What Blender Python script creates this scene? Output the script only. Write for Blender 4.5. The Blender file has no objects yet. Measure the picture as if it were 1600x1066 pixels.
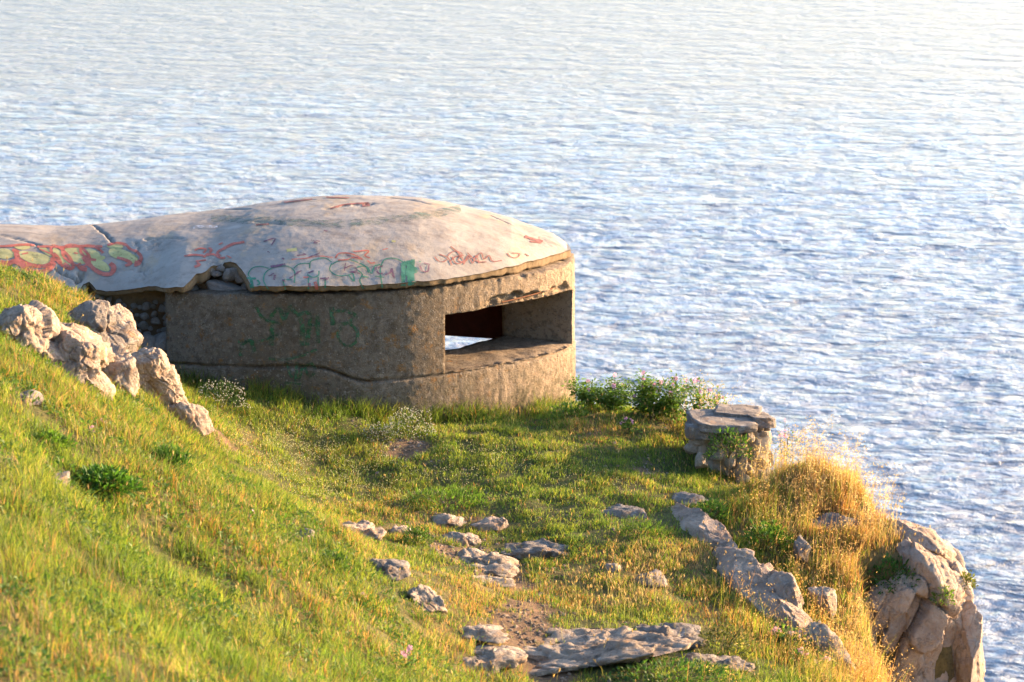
import bpy, math, random
import numpy as np
from mathutils import Vector
from mathutils.bvhtree import BVHTree
from math import radians, sin, cos, tan, pi

# ------------------------------------------------------------------ camera, sky, sun, exposure
SC = bpy.context.scene
COL = SC.collection
CAM_Z, PITCH, FPX = 6.4, radians(11.0), 4500.0
SUN_AZ, SUN_EL = radians(64.0), radians(10.8)      # azimuth from +Y towards +X
cd = bpy.data.cameras.new('camera'); cam = bpy.data.objects.new('camera', cd); COL.objects.link(cam)
cam.location = (0, 0, CAM_Z); cam.rotation_euler = (radians(90) - PITCH, 0, 0)
cd.sensor_width = 36; cd.lens = FPX / 1600 * 36
cd.clip_start = .1; cd.clip_end = 40000
cd.dof.use_dof = True; cd.dof.focus_distance = 28.6; cd.dof.aperture_fstop = 4.5
SC.camera = cam
w = bpy.data.worlds.new('World'); SC.world = w; w.use_nodes = True
nt = w.node_tree; bg = nt.nodes['Background']
sky = nt.nodes.new('ShaderNodeTexSky'); sky.sky_type = 'NISHITA'; sky.sun_disc = False
sky.sun_elevation = SUN_EL; sky.sun_rotation = SUN_AZ; sky.air_density = .7; sky.dust_density = 1.6; sky.ozone_density = 2.0
nt.links.new(sky.outputs[0], bg.inputs[0]); bg.inputs[1].default_value = .15
sd = bpy.data.lights.new('sun', 'SUN'); sd.energy = 4.8; sd.angle = radians(.6); sd.color = (1, .66, .36)
so = bpy.data.objects.new('sun', sd); COL.objects.link(so)
SUN = Vector((sin(SUN_AZ) * cos(SUN_EL), cos(SUN_AZ) * cos(SUN_EL), sin(SUN_EL)))
so.rotation_euler = SUN.to_track_quat('Z', 'Y').to_euler(); so.location = SUN * 50
SC.view_settings.view_transform = 'Standard'; SC.view_settings.look = 'None'
SC.view_settings.gamma = 1; SC.view_settings.use_curve_mapping = False
SC.view_settings.exposure = 2.17

rng = np.random.default_rng(7); random.seed(7)
SEA_Z = -26.0

# ------------------------------------------------------------------ helpers
def pray(px, py):
    """direction of the sight line through a point of the photograph (used once, to survey the place)"""
    a = (px - 800) / FPX; b = (533 - py) / FPX
    return np.array([a, cos(PITCH) + b * sin(PITCH), -sin(PITCH) + b * cos(PITCH)])
def at_y(px, py, Y):
    d = pray(px, py); return np.array([0, 0, CAM_Z]) + d * (Y / d[1])
def at_z(px, py, Z):
    d = pray(px, py); return np.array([0, 0, CAM_Z]) + d * ((Z - CAM_Z) / d[2])

_tab = np.random.default_rng(3); _perm = _tab.permutation(4096); _gr = _tab.normal(size=(4096, 3)); _gr /= np.linalg.norm(_gr, axis=1)[:, None]
def noise(p):
    p = np.asarray(p, float); i = np.floor(p).astype(np.int64); f = p - i
    u = f * f * f * (f * (f * 6 - 15) + 10); out = 0
    for dx in (0, 1):
        for dy in (0, 1):
            for dz in (0, 1):
                h = _perm[(i[:, 0] + dx) & 4095]; h = _perm[(h + i[:, 1] + dy) & 4095]; h = _perm[(h + i[:, 2] + dz) & 4095]
                g = _gr[h]; d = f - np.array([dx, dy, dz])
                wt = (u[:, 0] if dx else 1 - u[:, 0]) * (u[:, 1] if dy else 1 - u[:, 1]) * (u[:, 2] if dz else 1 - u[:, 2])
                out = out + wt * (g * d).sum(1)
    return out
def fbm(p, o=4, lac=2.07, g=.5):
    p = np.asarray(p, float); s = 0; a = 1
    for k in range(o):
        s = s + a * noise(p + 17.3 * k); p = p * lac; a *= g
    return s
def ridged(p, o=4):
    p = np.asarray(p, float); s = 0; a = 1
    for k in range(o):
        s = s + a * (1 - 2 * np.abs(noise(p + 9.1 * k)) * 1.6); p = p * 2.1; a *= .5
    return s
def n2(x, y, sc, seed=0, o=3):
    x = np.asarray(x, float); return fbm(np.stack([x * sc, np.asarray(y, float) * sc, np.full_like(x, seed * 7.7)], 1), o)
def sstep(a, b, x):
    t = np.clip((x - a) / (b - a), 0, 1); return t * t * (3 - 2 * t)

def link(o, parent=None, **kw):
    COL.objects.link(o)
    if parent is not None: o.parent = parent
    for k, v in kw.items(): o[k] = v
    return o
def np_mesh(name, V, tris=None, quads=None, col=None, smooth=True):
    me = bpy.data.meshes.new(name)
    V = np.asarray(V, np.float32); idx = []; tot = []; 
    if quads is not None and len(quads): idx.append(np.asarray(quads, np.int32).ravel()); tot.append(np.full(len(quads), 4, np.int32))
    if tris is not None and len(tris): idx.append(np.asarray(tris, np.int32).ravel()); tot.append(np.full(len(tris), 3, np.int32))
    idx = np.concatenate(idx); tot = np.concatenate(tot)
    me.vertices.add(len(V)); me.vertices.foreach_set('co', V.ravel())
    me.loops.add(len(idx)); me.loops.foreach_set('vertex_index', idx)
    me.polygons.add(len(tot)); st = np.zeros(len(tot), np.int32); st[1:] = np.cumsum(tot)[:-1]
    me.polygons.foreach_set('loop_start', st); me.polygons.foreach_set('loop_total', tot)
    me.polygons.foreach_set('use_smooth', np.full(len(tot), smooth))
    if col is not None:
        a = me.color_attributes.new('Col', 'FLOAT_COLOR', 'POINT')
        c = np.ones((len(V), 4), np.float32); c[:, :3] = col; a.data.foreach_set('color', c.ravel())
    me.update(calc_edges=True); me.validate()
    return me
def mobj(name, me, mat, parent=None, **kw):
    if mat is not None and not me.materials: me.materials.append(mat)
    return link(bpy.data.objects.new(name, me), parent, **kw)
def empty(name, loc, **kw):
    o = bpy.data.objects.new(name, None); o.location = loc; o.empty_display_size = .2; return link(o, None, **kw)
def grid_quads(nu, nv, off=0, flip=False):
    a = np.arange(nu * nv).reshape(nu, nv) + off
    q = np.stack([a[:-1, :-1], a[1:, :-1], a[1:, 1:], a[:-1, 1:]], -1).reshape(-1, 4)
    return q[:, ::-1] if flip else q
def catmull(P, n):
    P = np.asarray(P, float); d = np.r_[0, np.cumsum(np.linalg.norm(np.diff(P, axis=0), axis=1))]
    t = np.linspace(0, d[-1], n)
    T = np.gradient(P, d, axis=0)
    k = np.clip(np.searchsorted(d, t, 'right') - 1, 0, len(P) - 2); h = (d[k + 1] - d[k])[:, None]; s = ((t - d[k]) / (d[k + 1] - d[k]))[:, None]
    return (2*s**3-3*s**2+1)*P[k] + (s**3-2*s**2+s)*h*T[k] + (-2*s**3+3*s**2)*P[k+1] + (s**3-s**2)*h*T[k+1]
def polydist(x, y, P):
    """distance to an open polyline, and side (+ = right of travel)"""
    P = np.asarray(P, float); best = np.full(len(x), 1e9); side = np.ones(len(x))
    for a, b in zip(P[:-1], P[1:]):
        e = b - a; L = (e * e).sum(); t = np.clip(((x - a[0]) * e[0] + (y - a[1]) * e[1]) / L, 0, 1)
        dx = x - a[0] - t * e[0]; dy = y - a[1] - t * e[1]; d = np.hypot(dx, dy); cr = e[0] * (y - a[1]) - e[1] * (x - a[0])
        m = d < best; best = np.where(m, d, best); side = np.where(m, np.where(cr < 0, 1., -1.), side)
    return best, side

# ------------------------------------------------------------------ materials
class NM:
    def __init__(s, name):
        s.m = bpy.data.materials.new(name); s.m.use_nodes = True; s.t = s.m.node_tree; s.b = s.t.nodes['Principled BSDF']; s.out = s.t.nodes['Material Output']
        s.co = s.n('ShaderNodeTexCoord').outputs['Object']
    def n(s, ty, **kw):
        x = s.t.nodes.new(ty)
        for k, v in kw.items(): setattr(x, k, v)
        return x
    def l(s, a, b): s.t.links.new(a, b)
    def setin(s, sock, v):
        if isinstance(v, bpy.types.NodeSocket): s.l(v, sock)
        elif isinstance(v, (tuple, list)) and len(v) == 3 and sock.type == 'RGBA': sock.default_value = (*v, 1)
        else: sock.default_value = v
    def noise(s, scale, detail=6, rough=.6, co=None, dist=0):
        x = s.n('ShaderNodeTexNoise'); s.l(co or s.co, x.inputs['Vector']); x.inputs['Scale'].default_value = scale; x.inputs['Detail'].default_value = detail
        x.inputs['Roughness'].default_value = rough; x.inputs['Distortion'].default_value = dist; return x.outputs['Fac']
    def vor(s, scale, feat='F1', out='Distance', co=None, rnd=1):
        x = s.n('ShaderNodeTexVoronoi', feature=feat); s.l(co or s.co, x.inputs['Vector']); x.inputs['Scale'].default_value = scale; x.inputs['Randomness'].default_value = rnd
        return x.outputs[out]
    def mapv(s, sc, loc=(0, 0, 0), rot=(0, 0, 0)):
        x = s.n('ShaderNodeMapping'); s.l(s.co, x.inputs[0]); x.inputs['Scale'].default_value = sc; x.inputs['Location'].default_value = loc; x.inputs['Rotation'].default_value = rot; return x.outputs[0]
    def rng(s, v, a, b, c=0., d=1.):
        x = s.n('ShaderNodeMapRange'); s.l(v, x.inputs[0]); x.inputs[1].default_value = a; x.inputs[2].default_value = b; x.inputs[3].default_value = c; x.inputs[4].default_value = d; return x.outputs[0]
    def math(s, op, a, b=0.):
        x = s.n('ShaderNodeMath', operation=op); s.setin(x.inputs[0], a); s.setin(x.inputs[1], b); return x.outputs[0]
    def mix(s, f, a, b, mode='MIX'):
        x = s.n('ShaderNodeMix', data_type='RGBA', blend_type=mode); s.setin(x.inputs['Factor'], f); s.setin(x.inputs[6], a); s.setin(x.inputs[7], b); return x.outputs[2]
    def bump(s, h, st, dist, nrm=None):
        x = s.n('ShaderNodeBump'); s.l(h, x.inputs['Height']); x.inputs['Strength'].default_value = st; x.inputs['Distance'].default_value = dist
        if nrm: s.l(nrm, x.inputs['Normal'])
        return x.outputs[0]
    def fin(s, col=None, rough=None, nrm=None):
        if col is not None: s.setin(s.b.inputs['Base Color'], col)
        if rough is not None: s.setin(s.b.inputs['Roughness'], rough)
        if nrm is not None: s.l(nrm, s.b.inputs['Normal'])
        s.b.inputs['Specular IOR Level'].default_value = .25
        return s.m

def mat_wall():
    s = NM('old_aggregate_concrete')
    c = s.mix(s.rng(s.noise(1.7, 5), .35, .65), (.140, .106, .070), (.245, .200, .150))
    c = s.mix(s.rng(s.noise(3.4, 8, .7), .50, .66, 0, .8), c, (.085, .058, .030))            # dark lichen film
    pat = s.rng(s.noise(9, 6, .7), .56, .64, 0, .85)
    c = s.mix(s.math('MULTIPLY', pat, s.rng(s.noise(1.1, 3), .40, .50)), c, (.27, .13, .035))       # orange lichen
    c = s.mix(s.rng(s.noise(26, 5, .8), .55, .75, 0, .75), c, (.09, .065, .04))
    v = s.vor(38); vc = s.vor(38, out='Color')
    sep = s.n('ShaderNodeSeparateColor'); s.l(vc, sep.inputs[0])
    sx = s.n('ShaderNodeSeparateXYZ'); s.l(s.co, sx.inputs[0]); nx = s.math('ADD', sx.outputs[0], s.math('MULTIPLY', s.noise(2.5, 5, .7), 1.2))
    c = s.mix(s.rng(nx, 1.5, 2.5, 0, .8), c, s.mix(s.noise(7, 6, .7), (.50, .37, .24), (.34, .25, .165)))     # sandier concrete by the slit; sunlit right end also brightened in the colour
    peb = s.math('MULTIPLY', s.rng(v, .34, .20), s.rng(sep.outputs[0], .84, .86))
    c = s.mix(peb, c, s.mix(sep.outputs[1], (.28, .23, .17), (.44, .38, .31)))                     # exposed pebbles
    c = s.mix(s.rng(s.noise(15, 6, .75), .50, .60, 0, .55), c, (.075, .055, .035)); c = s.mix(s.rng(s.noise(19, 5, .7, s.mapv((1, 1, 1), (4, 7, 1))), .56, .64, 0, .5), c, (.36, .31, .25))
    v2 = s.vor(62); vc2 = s.vor(62, out='Color'); sp2 = s.n('ShaderNodeSeparateColor'); s.l(vc2, sp2.inputs[0])
    p2 = s.math('MULTIPLY', s.rng(v2, .34, .24), s.rng(sp2.outputs[0], .58, .60)); c = s.mix(p2, c, s.mix(sp2.outputs[1], (.07, .05, .03), (.30, .25, .19)))
    c = s.mix(s.math('MULTIPLY', s.rng(sx.outputs[2], .55, .2), s.rng(s.noise(6, 6, .7), .40, .56, 0, .75)), c, (.075, .068, .035))      # moss at the foot
    h = s.math('ADD', s.noise(30, 8, .75), s.math('MULTIPLY', peb, .5)); h = s.math('ADD', h, s.math('MULTIPLY', p2, .3))
    st = s.noise(1, 5, .7, s.mapv((26, 26, 2.2)))                                                   # board-marked streaks
    n = s.bump(s.math('ADD', h, s.math('MULTIPLY', st, .25)), 1, .045)
    n = s.bump(s.noise(11, 6, .7), .5, .04, n)
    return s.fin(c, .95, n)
def mat_roof():
    s = NM('weathered_grey_render')
    c = s.mix(s.rng(s.noise(1.3, 6, .65), .35, .65), (.325, .292, .250), (.235, .208, .178))
    c = s.mix(s.rng(s.noise(5, 7, .75), .50, .66, 0, .7), c, (.19, .15, .12))
    c = s.mix(s.rng(s.noise(2.1, 6, .7, s.mapv((1.3, .5, 1), (3, 1, 0))), .54, .64, 0, .6), c, (.36, .27, .17))
    c = s.mix(s.rng(s.noise(1.6, 7, .8, s.mapv((.35, 1.6, 1))), .56, .66, 0, .55), c, (.12, .10, .085))   # long grey runs
    c = s.mix(s.rng(s.noise(38, 4, .8), .60, .72, 0, .6), c, (.10, .08, .07))
    c = s.mix(s.rng(s.noise(2.3, 3), .6, .75, 0, .5), c, (.42, .37, .32))
    n = s.bump(s.noise(45, 7, .8), .4, .008); n = s.bump(s.noise(9, 7, .6), .3, .02, n)
    # broken edges show the brown mortar: wherever the face is steep
    g = s.n('ShaderNodeNewGeometry'); sx = s.n('ShaderNodeSeparateXYZ'); s.l(g.outputs['True Normal'], sx.inputs[0])
    c = s.mix(s.rng(sx.outputs[2], .35, .2), c, s.mix(s.noise(25, 5), (.085, .055, .028), (.24, .17, .095)))
    return s.fin(c, .93, n)
def mat_rock(name, a, b, lichen=.5):
    s = NM(name)
    c = s.mix(s.rng(s.noise(2.4, 7, .65), .38, .62), a, b)
    c = s.mix(s.rng(s.noise(7, 8, .75), .54, .66, 0, .7), c, (.10, .085, .07))
    c = s.mix(s.rng(s.noise(12, 5, .7), .56, .66, 0, lichen), c, (.50, .46, .40))
    c = s.mix(s.rng(s.noise(4, 4, .7), .58, .68, 0, .6), c, (.36, .20, .09))
    c = s.mix(s.rng(s.noise(55, 4, .8), .58, .7, 0, .6), c, (.07, .055, .045))
    h = s.noise(9, 10, .72, dist=.4); n = s.bump(h, .9, .06); n = s.bump(s.noise(60, 6, .8), .6, .012, n)
    cr = s.vor(5, 'DISTANCE_TO_EDGE', co=None); n = s.bump(s.rng(cr, 0, .05), .35, .02, n)
    return s.fin(c, .9, n)
def mat_soil():
    s = NM('meadow_soil')
    a = s.n('ShaderNodeAttribute', attribute_name='Col').outputs['Color']
    c = s.mix(s.rng(s.noise(14, 8, .75), .42, .62), a, s.mix(1, a, (1.5, 1.35, 1.25), 'MULTIPLY'))
    c = s.mix(s.rng(s.noise(40, 6, .8), .52, .66, 0, .8), c, (.06, .05, .025))
    n = s.bump(s.noise(20, 9, .8), .9, .05); n = s.bump(s.noise(90, 5, .8), .6, .01, n)
    return s.fin(c, 1., n)
def mat_leaf(name, trans=.5, rough=.55, base=None):
    s = NM(name)
    a = s.n('ShaderNodeAttribute', attribute_name='Col').outputs['Color'] if base is None else None
    col = a if base is None else base
    s.setin(s.b.inputs['Base Color'], col); s.b.inputs['Roughness'].default_value = rough; s.b.inputs['Specular IOR Level'].default_value = .25
    tr = s.n('ShaderNodeBsdfTranslucent')
    if base is None: s.l(s.mix(1, a, (1.3, 1.35, .85), 'MULTIPLY'), tr.inputs[0])
    else: tr.inputs[0].default_value = (*base, 1)
    mx = s.n('ShaderNodeMixShader'); mx.inputs[0].default_value = trans
    s.l(s.b.outputs[0], mx.inputs[1]); s.l(tr.outputs[0], mx.inputs[2]); s.l(mx.outputs[0], s.out.inputs['Surface']); return s.m
def mat_plain(name, c, rough=.9, bs=30, bd=.01):
    s = NM(name); cc = s.mix(s.rng(s.noise(bs * .4, 6, .7), .35, .65), c, tuple(x * .6 for x in c))
    return s.fin(cc, rough, s.bump(s.noise(bs, 6, .7), .6, bd))
def mat_paint(name, c, cover=.62, sc=16):
    s = NM(name); s.fin(s.mix(s.rng(s.noise(9, 5, .7), .4, .65), c, tuple(min(1, x * 1.25 + .04) for x in c)), .8)
    tr = s.n('ShaderNodeBsdfTransparent'); mx = s.n('ShaderNodeMixShader')
    f = s.rng(s.noise(sc, 7, .8), .5 - (cover - .5) * .55 - .05, .5 - (cover - .5) * .55 + .05, .08, .9)
    s.l(f, mx.inputs[0]); s.l(tr.outputs[0], mx.inputs[1]); s.l(s.b.outputs[0], mx.inputs[2]); s.l(mx.outputs[0], s.out.inputs['Surface']); return s.m
def mat_sea():
    s = NM('sea_water')
    s.b.inputs['Base Color'].default_value = (.27, .285, .305, 1); s.b.inputs['IOR'].default_value = 1.333
    s.b.inputs['Roughness'].default_value = .08; s.b.inputs['Specular IOR Level'].default_value = .5
    big = s.noise(.012, 3, .5, s.mapv((1, 2.4, 1)))
    h1 = s.noise(1, 5, .62, s.mapv((2.5, 2.3, 1), rot=(0, 0, radians(-8))), dist=.3)
    h2 = s.noise(1, 4, .6, s.mapv((6., 6.5, 1), rot=(0, 0, radians(14))), dist=.3)
    h0 = s.noise(1, 4, .6, s.mapv((.55, .72, 1), rot=(0, 0, radians(-5))), dist=.4); b0 = s.bump(h0, 1, .85, s.bump(s.noise(1, 3, .6, s.mapv((.15, .20, 1), rot=(0, 0, radians(6))), dist=.5), 1, 2.2))
    b1 = s.n('ShaderNodeBump'); s.l(b0, b1.inputs['Normal']); s.l(h1, b1.inputs['Height']); b1.inputs['Distance'].default_value = .18; s.l(s.rng(big, .35, .65, .55, 1.0), b1.inputs['Strength'])
    b2 = s.bump(h2, .8, .05, b1.outputs[0]); s.l(b2, s.b.inputs['Normal']); return s.m

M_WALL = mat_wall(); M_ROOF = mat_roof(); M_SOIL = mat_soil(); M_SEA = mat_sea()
M_ROCK = mat_rock('pale_limestone', (.45, .36, .27), (.27, .21, .155)); M_ROCKG = mat_rock('grey_limestone', (.27, .23, .19), (.17, .14, .115), .6)
M_ROCKP = mat_rock('pinkish_limestone', (.50, .38, .28), (.31, .225, .165), .35)
M_GRASS = mat_leaf('grass_blades', .5); M_LEAF = mat_leaf('plant_leaves', .4)
M_STEM = mat_plain('plant_stem', (.16, .14, .05)); M_PINK = mat_leaf('pink_petals', .45, .6, (.62, .30, .42)); M_PALEPINK = mat_leaf('pale_pink_petals', .45, .6, (.66, .38, .40))
M_WHITE = mat_leaf('white_petals', .35, .6, (.62, .60, .50))
M_MORTAR = mat_plain('crumbly_mortar', (.27, .19, .11), .95, 22, .04); M_IRON = mat_plain('rusty_iron', (.20, .075, .03), .8, 60, .004)
M_RUST = mat_plain('dark_rusted_steel', (.10, .022, .012), .8, 25, .006)
M_STONE = mat_rock('rubble_stone', (.36, .32, .28), (.25, .22, .19), .5)
M_STONEL = mat_rock('pale_masonry_stone', (.60, .50, .37), (.44, .35, .25), .4)

# ------------------------------------------------------------------ terrain surface (as a function)
EDGE = np.array([(-60, 42), (-14, 35), (-6, 33.6), (-3, 32.6), (-1.2, 31.9), (.5, 31.4), (1.15, 30.3), (2.05, 28.9), (2.35, 27.9), (2.55, 26.9), (2.98, 26.2), (3.35, 25.2), (3.72, 24.55), (3.80, 23.6), (3.6, 22.4), (3.7, 20.5), (4.4, 17), (5.0, 12), (8, 5), (10, -30)])
_cp = [at_y(*p) for p in [(0, 430, 26.5), (120, 468, 27), (0, 550, 22), (0, 700, 18), (0, 900, 14.5), (0, 1066, 12.5), (150, 570, 24.5), (230, 612, 25.3), (330, 705, 25.3), (300, 655, 25.8),
    (250, 700, 22.5), (200, 850, 18.5), (300, 1000, 16), (450, 900, 19.5), (400, 780, 22), (500, 820, 23), (600, 900, 21.5), (700, 960, 21.3), (550, 1066, 17.5), (720, 1060, 20),
    (800, 1066, 20.3), (480, 710, 26.8), (700, 705, 26.9), (900, 700, 26.9), (650, 780, 25.5), (900, 780, 25.4), (800, 850, 24.2), (1000, 850, 24), (900, 930, 22.8), (1000, 1000, 21.6), (1100, 1066, 20.6),
    (1070, 780, 25.5), (1180, 860, 24.3), (1300, 905, 23.8), (1200, 765, 26), (1260, 725, 26.4), (1350, 1000, 23), (1400, 870, 24.3), (1450, 1066, 22.5), (1250, 1066, 21.3), (1480, 900, 24.2), (1130, 748, 26.75), (1165, 764, 26.6), (1200, 762, 26.7), (1060, 742, 26.6)]]
_cp += [np.array(p, float) for p in [(-2.5, 27.6, .42), (-3.4, 27.3, .62), (-1.5, 27.7, .2), (-.7, 27.9, .1), (0, 28.4, .05), (.9, 29.2, 0), (1.8, 28.6, .05), (-1, 30.5, -.45), (-1, 32, -.7), (-3, 30.5, -.2), (1.8, 30, -.3),
    (-4.6, 27.4, 1.35), (-6, 27.2, 1.85), (-8, 27, 2.1), (-8, 31, 1.6), (-5, 29, 1.1), (-8, 20, 2.5), (-8, 12, 2.9), (-12, 20, 3.2), (-20, 15, 4.5), (-20, 30, 3), (-40, 20, 7), (-40, 35, 5), (-40, -10, 9), (0, 12, 1.55), (2, 14, .5), (3, 10, .9), (5, 14, -.4), (0, 5, 3.4), (0, 0, 4.6), (-6, 3, 4.9), (-10, -10, 6), (8, -10, 4), (8, 0, 1.5), (0, -30, 8), (5, 24, -1.2), (5, 28, -.4)]]
_cp = np.array(_cp)
def _U(r2): return r2 * np.log(r2 + 1e-9)
def _tps(P, lam=.02):
    n = len(P); x, y, z = P.T; K = _U((x[:, None] - x) ** 2 + (y[:, None] - y) ** 2) + lam * np.eye(n)
    A = np.zeros((n + 3, n + 3)); A[:n, :n] = K; A[:n, n] = 1; A[:n, n + 1] = x; A[:n, n + 2] = y; A[n, :n] = 1; A[n + 1, :n] = x; A[n + 2, :n] = y
    return np.linalg.solve(A, np.r_[z, 0, 0, 0])
_W = _tps(_cp)
def T(x, y, fine=True):
    x = np.atleast_1d(np.asarray(x, float)).ravel(); y = np.atleast_1d(np.asarray(y, float)).ravel(); out = np.zeros(len(x))
    for s in range(0, len(x), 60000):
        xs, ys = x[s:s + 60000], y[s:s + 60000]
        out[s:s + 60000] = _U((xs[:, None] - _cp[:, 0]) ** 2 + (ys[:, None] - _cp[:, 1]) ** 2) @ _W[:-3] + _W[-3] + _W[-2] * xs + _W[-1] * ys
    if fine:
        out += .05 * n2(x, y, 1.1, 1, 2) + .035 * n2(x, y, 3.2, 2, 2) + .018 * n2(x, y, 9, 3, 2)
    out -= 3.0 * sstep(2.95, 3.35, x) * sstep(24.25, 23.95, y) * sstep(21.8, 22.9, y)
    d, sd_ = polydist(x + .22 * n2(x, y, 1.3, 5, 3), y + .22 * n2(x, y, 1.3, 6, 3), EDGE)
    d = np.where((sd_ < 0), d, -d)                     # positive beyond the edge
    dd = np.clip(d + .12, 0, None)
    drop = 5.5 * dd * sstep(0, .5, dd) + .5 * dd
    drop = drop * (1 + .25 * n2(x, y, .9, 8, 3))
    return np.maximum(out - drop, SEA_Z - 2.5)
def edge_sd(x, y):
    d, s = polydist(np.atleast_1d(x), np.atleast_1d(y), EDGE); return np.where(s < 0, d, -d)
def hit(px, py):
    """where the sight line through a photograph point meets the ground"""
    d = pray(px, py); ys = np.arange(9, 36, .04); P = np.array([0, 0, CAM_Z])[None] + d[None] * (ys / d[1])[:, None]
    z = T(P[:, 0], P[:, 1]); k = np.argmax(P[:, 2] < z)
    if P[k, 2] >= z[k]: k = int(np.argmin(P[:, 2] - z))
    p = P[k].copy(); p[2] = z[k]; return p
def proj(V):
    x, y, z = V[:, 0], V[:, 1], V[:, 2] - CAM_Z
    dep = y * cos(PITCH) - z * sin(PITCH); up = y * sin(PITCH) + z * cos(PITCH)
    return 800 + FPX * x / dep, 533 - FPX * up / dep
def blob(x, y, pts):
    o = np.zeros(len(x))
    for (px, py, r, a) in pts:
        p = _hc(px, py); o = np.maximum(o, a * np.exp(-((x - p[0]) ** 2 + ((y - p[1]) * .55) ** 2) / r ** 2))
    return o
_hcache = {}
def _hc(px, py):
    if (px, py) not in _hcache: _hcache[(px, py)] = hit(px, py)
    return _hcache[(px, py)]

def bare(x, y):
    """worn patches where soil or rock shows, 0..1"""
    b = blob(x, y, [(720, 860, .36, .7), (790, 905, .30, .8), (830, 955, .24, .9), (850, 985, .24, .8), (730, 825, .3, .5), (640, 705, .25, .8), (560, 830, .3, .7), (860, 1050, .3, .8), (1090, 700, .25, .4), (350, 680, .3, .4), (60, 740, .22, .4), (1010, 740, .25, .3), (800, 985, .3, .8)])
    return np.clip(b * (.9 + .9 * n2(x, y, 5.5, 22, 3)) + .3 * n2(x, y, 2.6, 21, 3), 0, 1)
def dryness(x, y):
    b = blob(x, y, [(1300, 780, .75, 1.1), (1400, 830, .6, 1.2), (1330, 900, .5, .9), (1400, 1000, .6, 1.1), (1350, 1050, .6, 1.0), (1250, 700, .5, 1.1), (1220, 690, .3, 1.1), (1270, 740, .4, 1.1), (1020, 900, .5, .75), (1090, 880, .35, .95), (900, 930, .4, .6), (740, 940, .5, .6), (560, 850, .5, .5), (930, 670, .35, .7), (1040, 670, .35, .6), (620, 820, .6, .45),
        (100, 470, .8, .5), (1450, 1050, .5, 1), (700, 1000, .3, .5), (300, 800, .9, .25), (150, 650, .9, .3), (560, 1000, .7, .3), (30, 1030, .5, .45), (1120, 960, .4, .8)])
    return np.clip(b + .4 * n2(x, y, .9, 31, 3) + .13, 0, 1.2)

def build_ground():
    def axis(a, b, fa, fb, st, co):
        m = np.arange(fa, fb, st); l = fa - np.cumsum(np.geomspace(st, co, 26)); r = m[-1] + np.cumsum(np.geomspace(st, co, 26))
        l = l[l > a]; r = r[r < b]; return np.r_[a, l[::-1], m, r, b]
    xs = axis(-60, 12, -4.6, 5.2, .048, 6); ys = axis(-30, 44, 12.0, 33.0, .062, 5)
    X, Y = np.meshgrid(xs, ys, indexing='ij'); x, y = X.ravel(), Y.ravel(); z = T(x, y)
    b = bare(x, y); dr = dryness(x, y)
    g = np.array([.085, .095, .028]); br = np.array([.19, .125, .075]); dy = np.array([.22, .15, .06])
    c = g + (dy - g) * np.clip(dr, 0, 1)[:, None] * .7; c = c + (br - c) * sstep(.15, .5, b)[:, None]
    e = edge_sd(x, y); c = c + (np.array([.30, .25, .20]) - c) * sstep(.0, .5, e)[:, None]
    o = mobj('ground', np_mesh('ground', np.stack([x, y, z], 1), quads=grid_quads(len(xs), len(ys)), col=c), M_SOIL, kind='structure')
build_ground()

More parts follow.
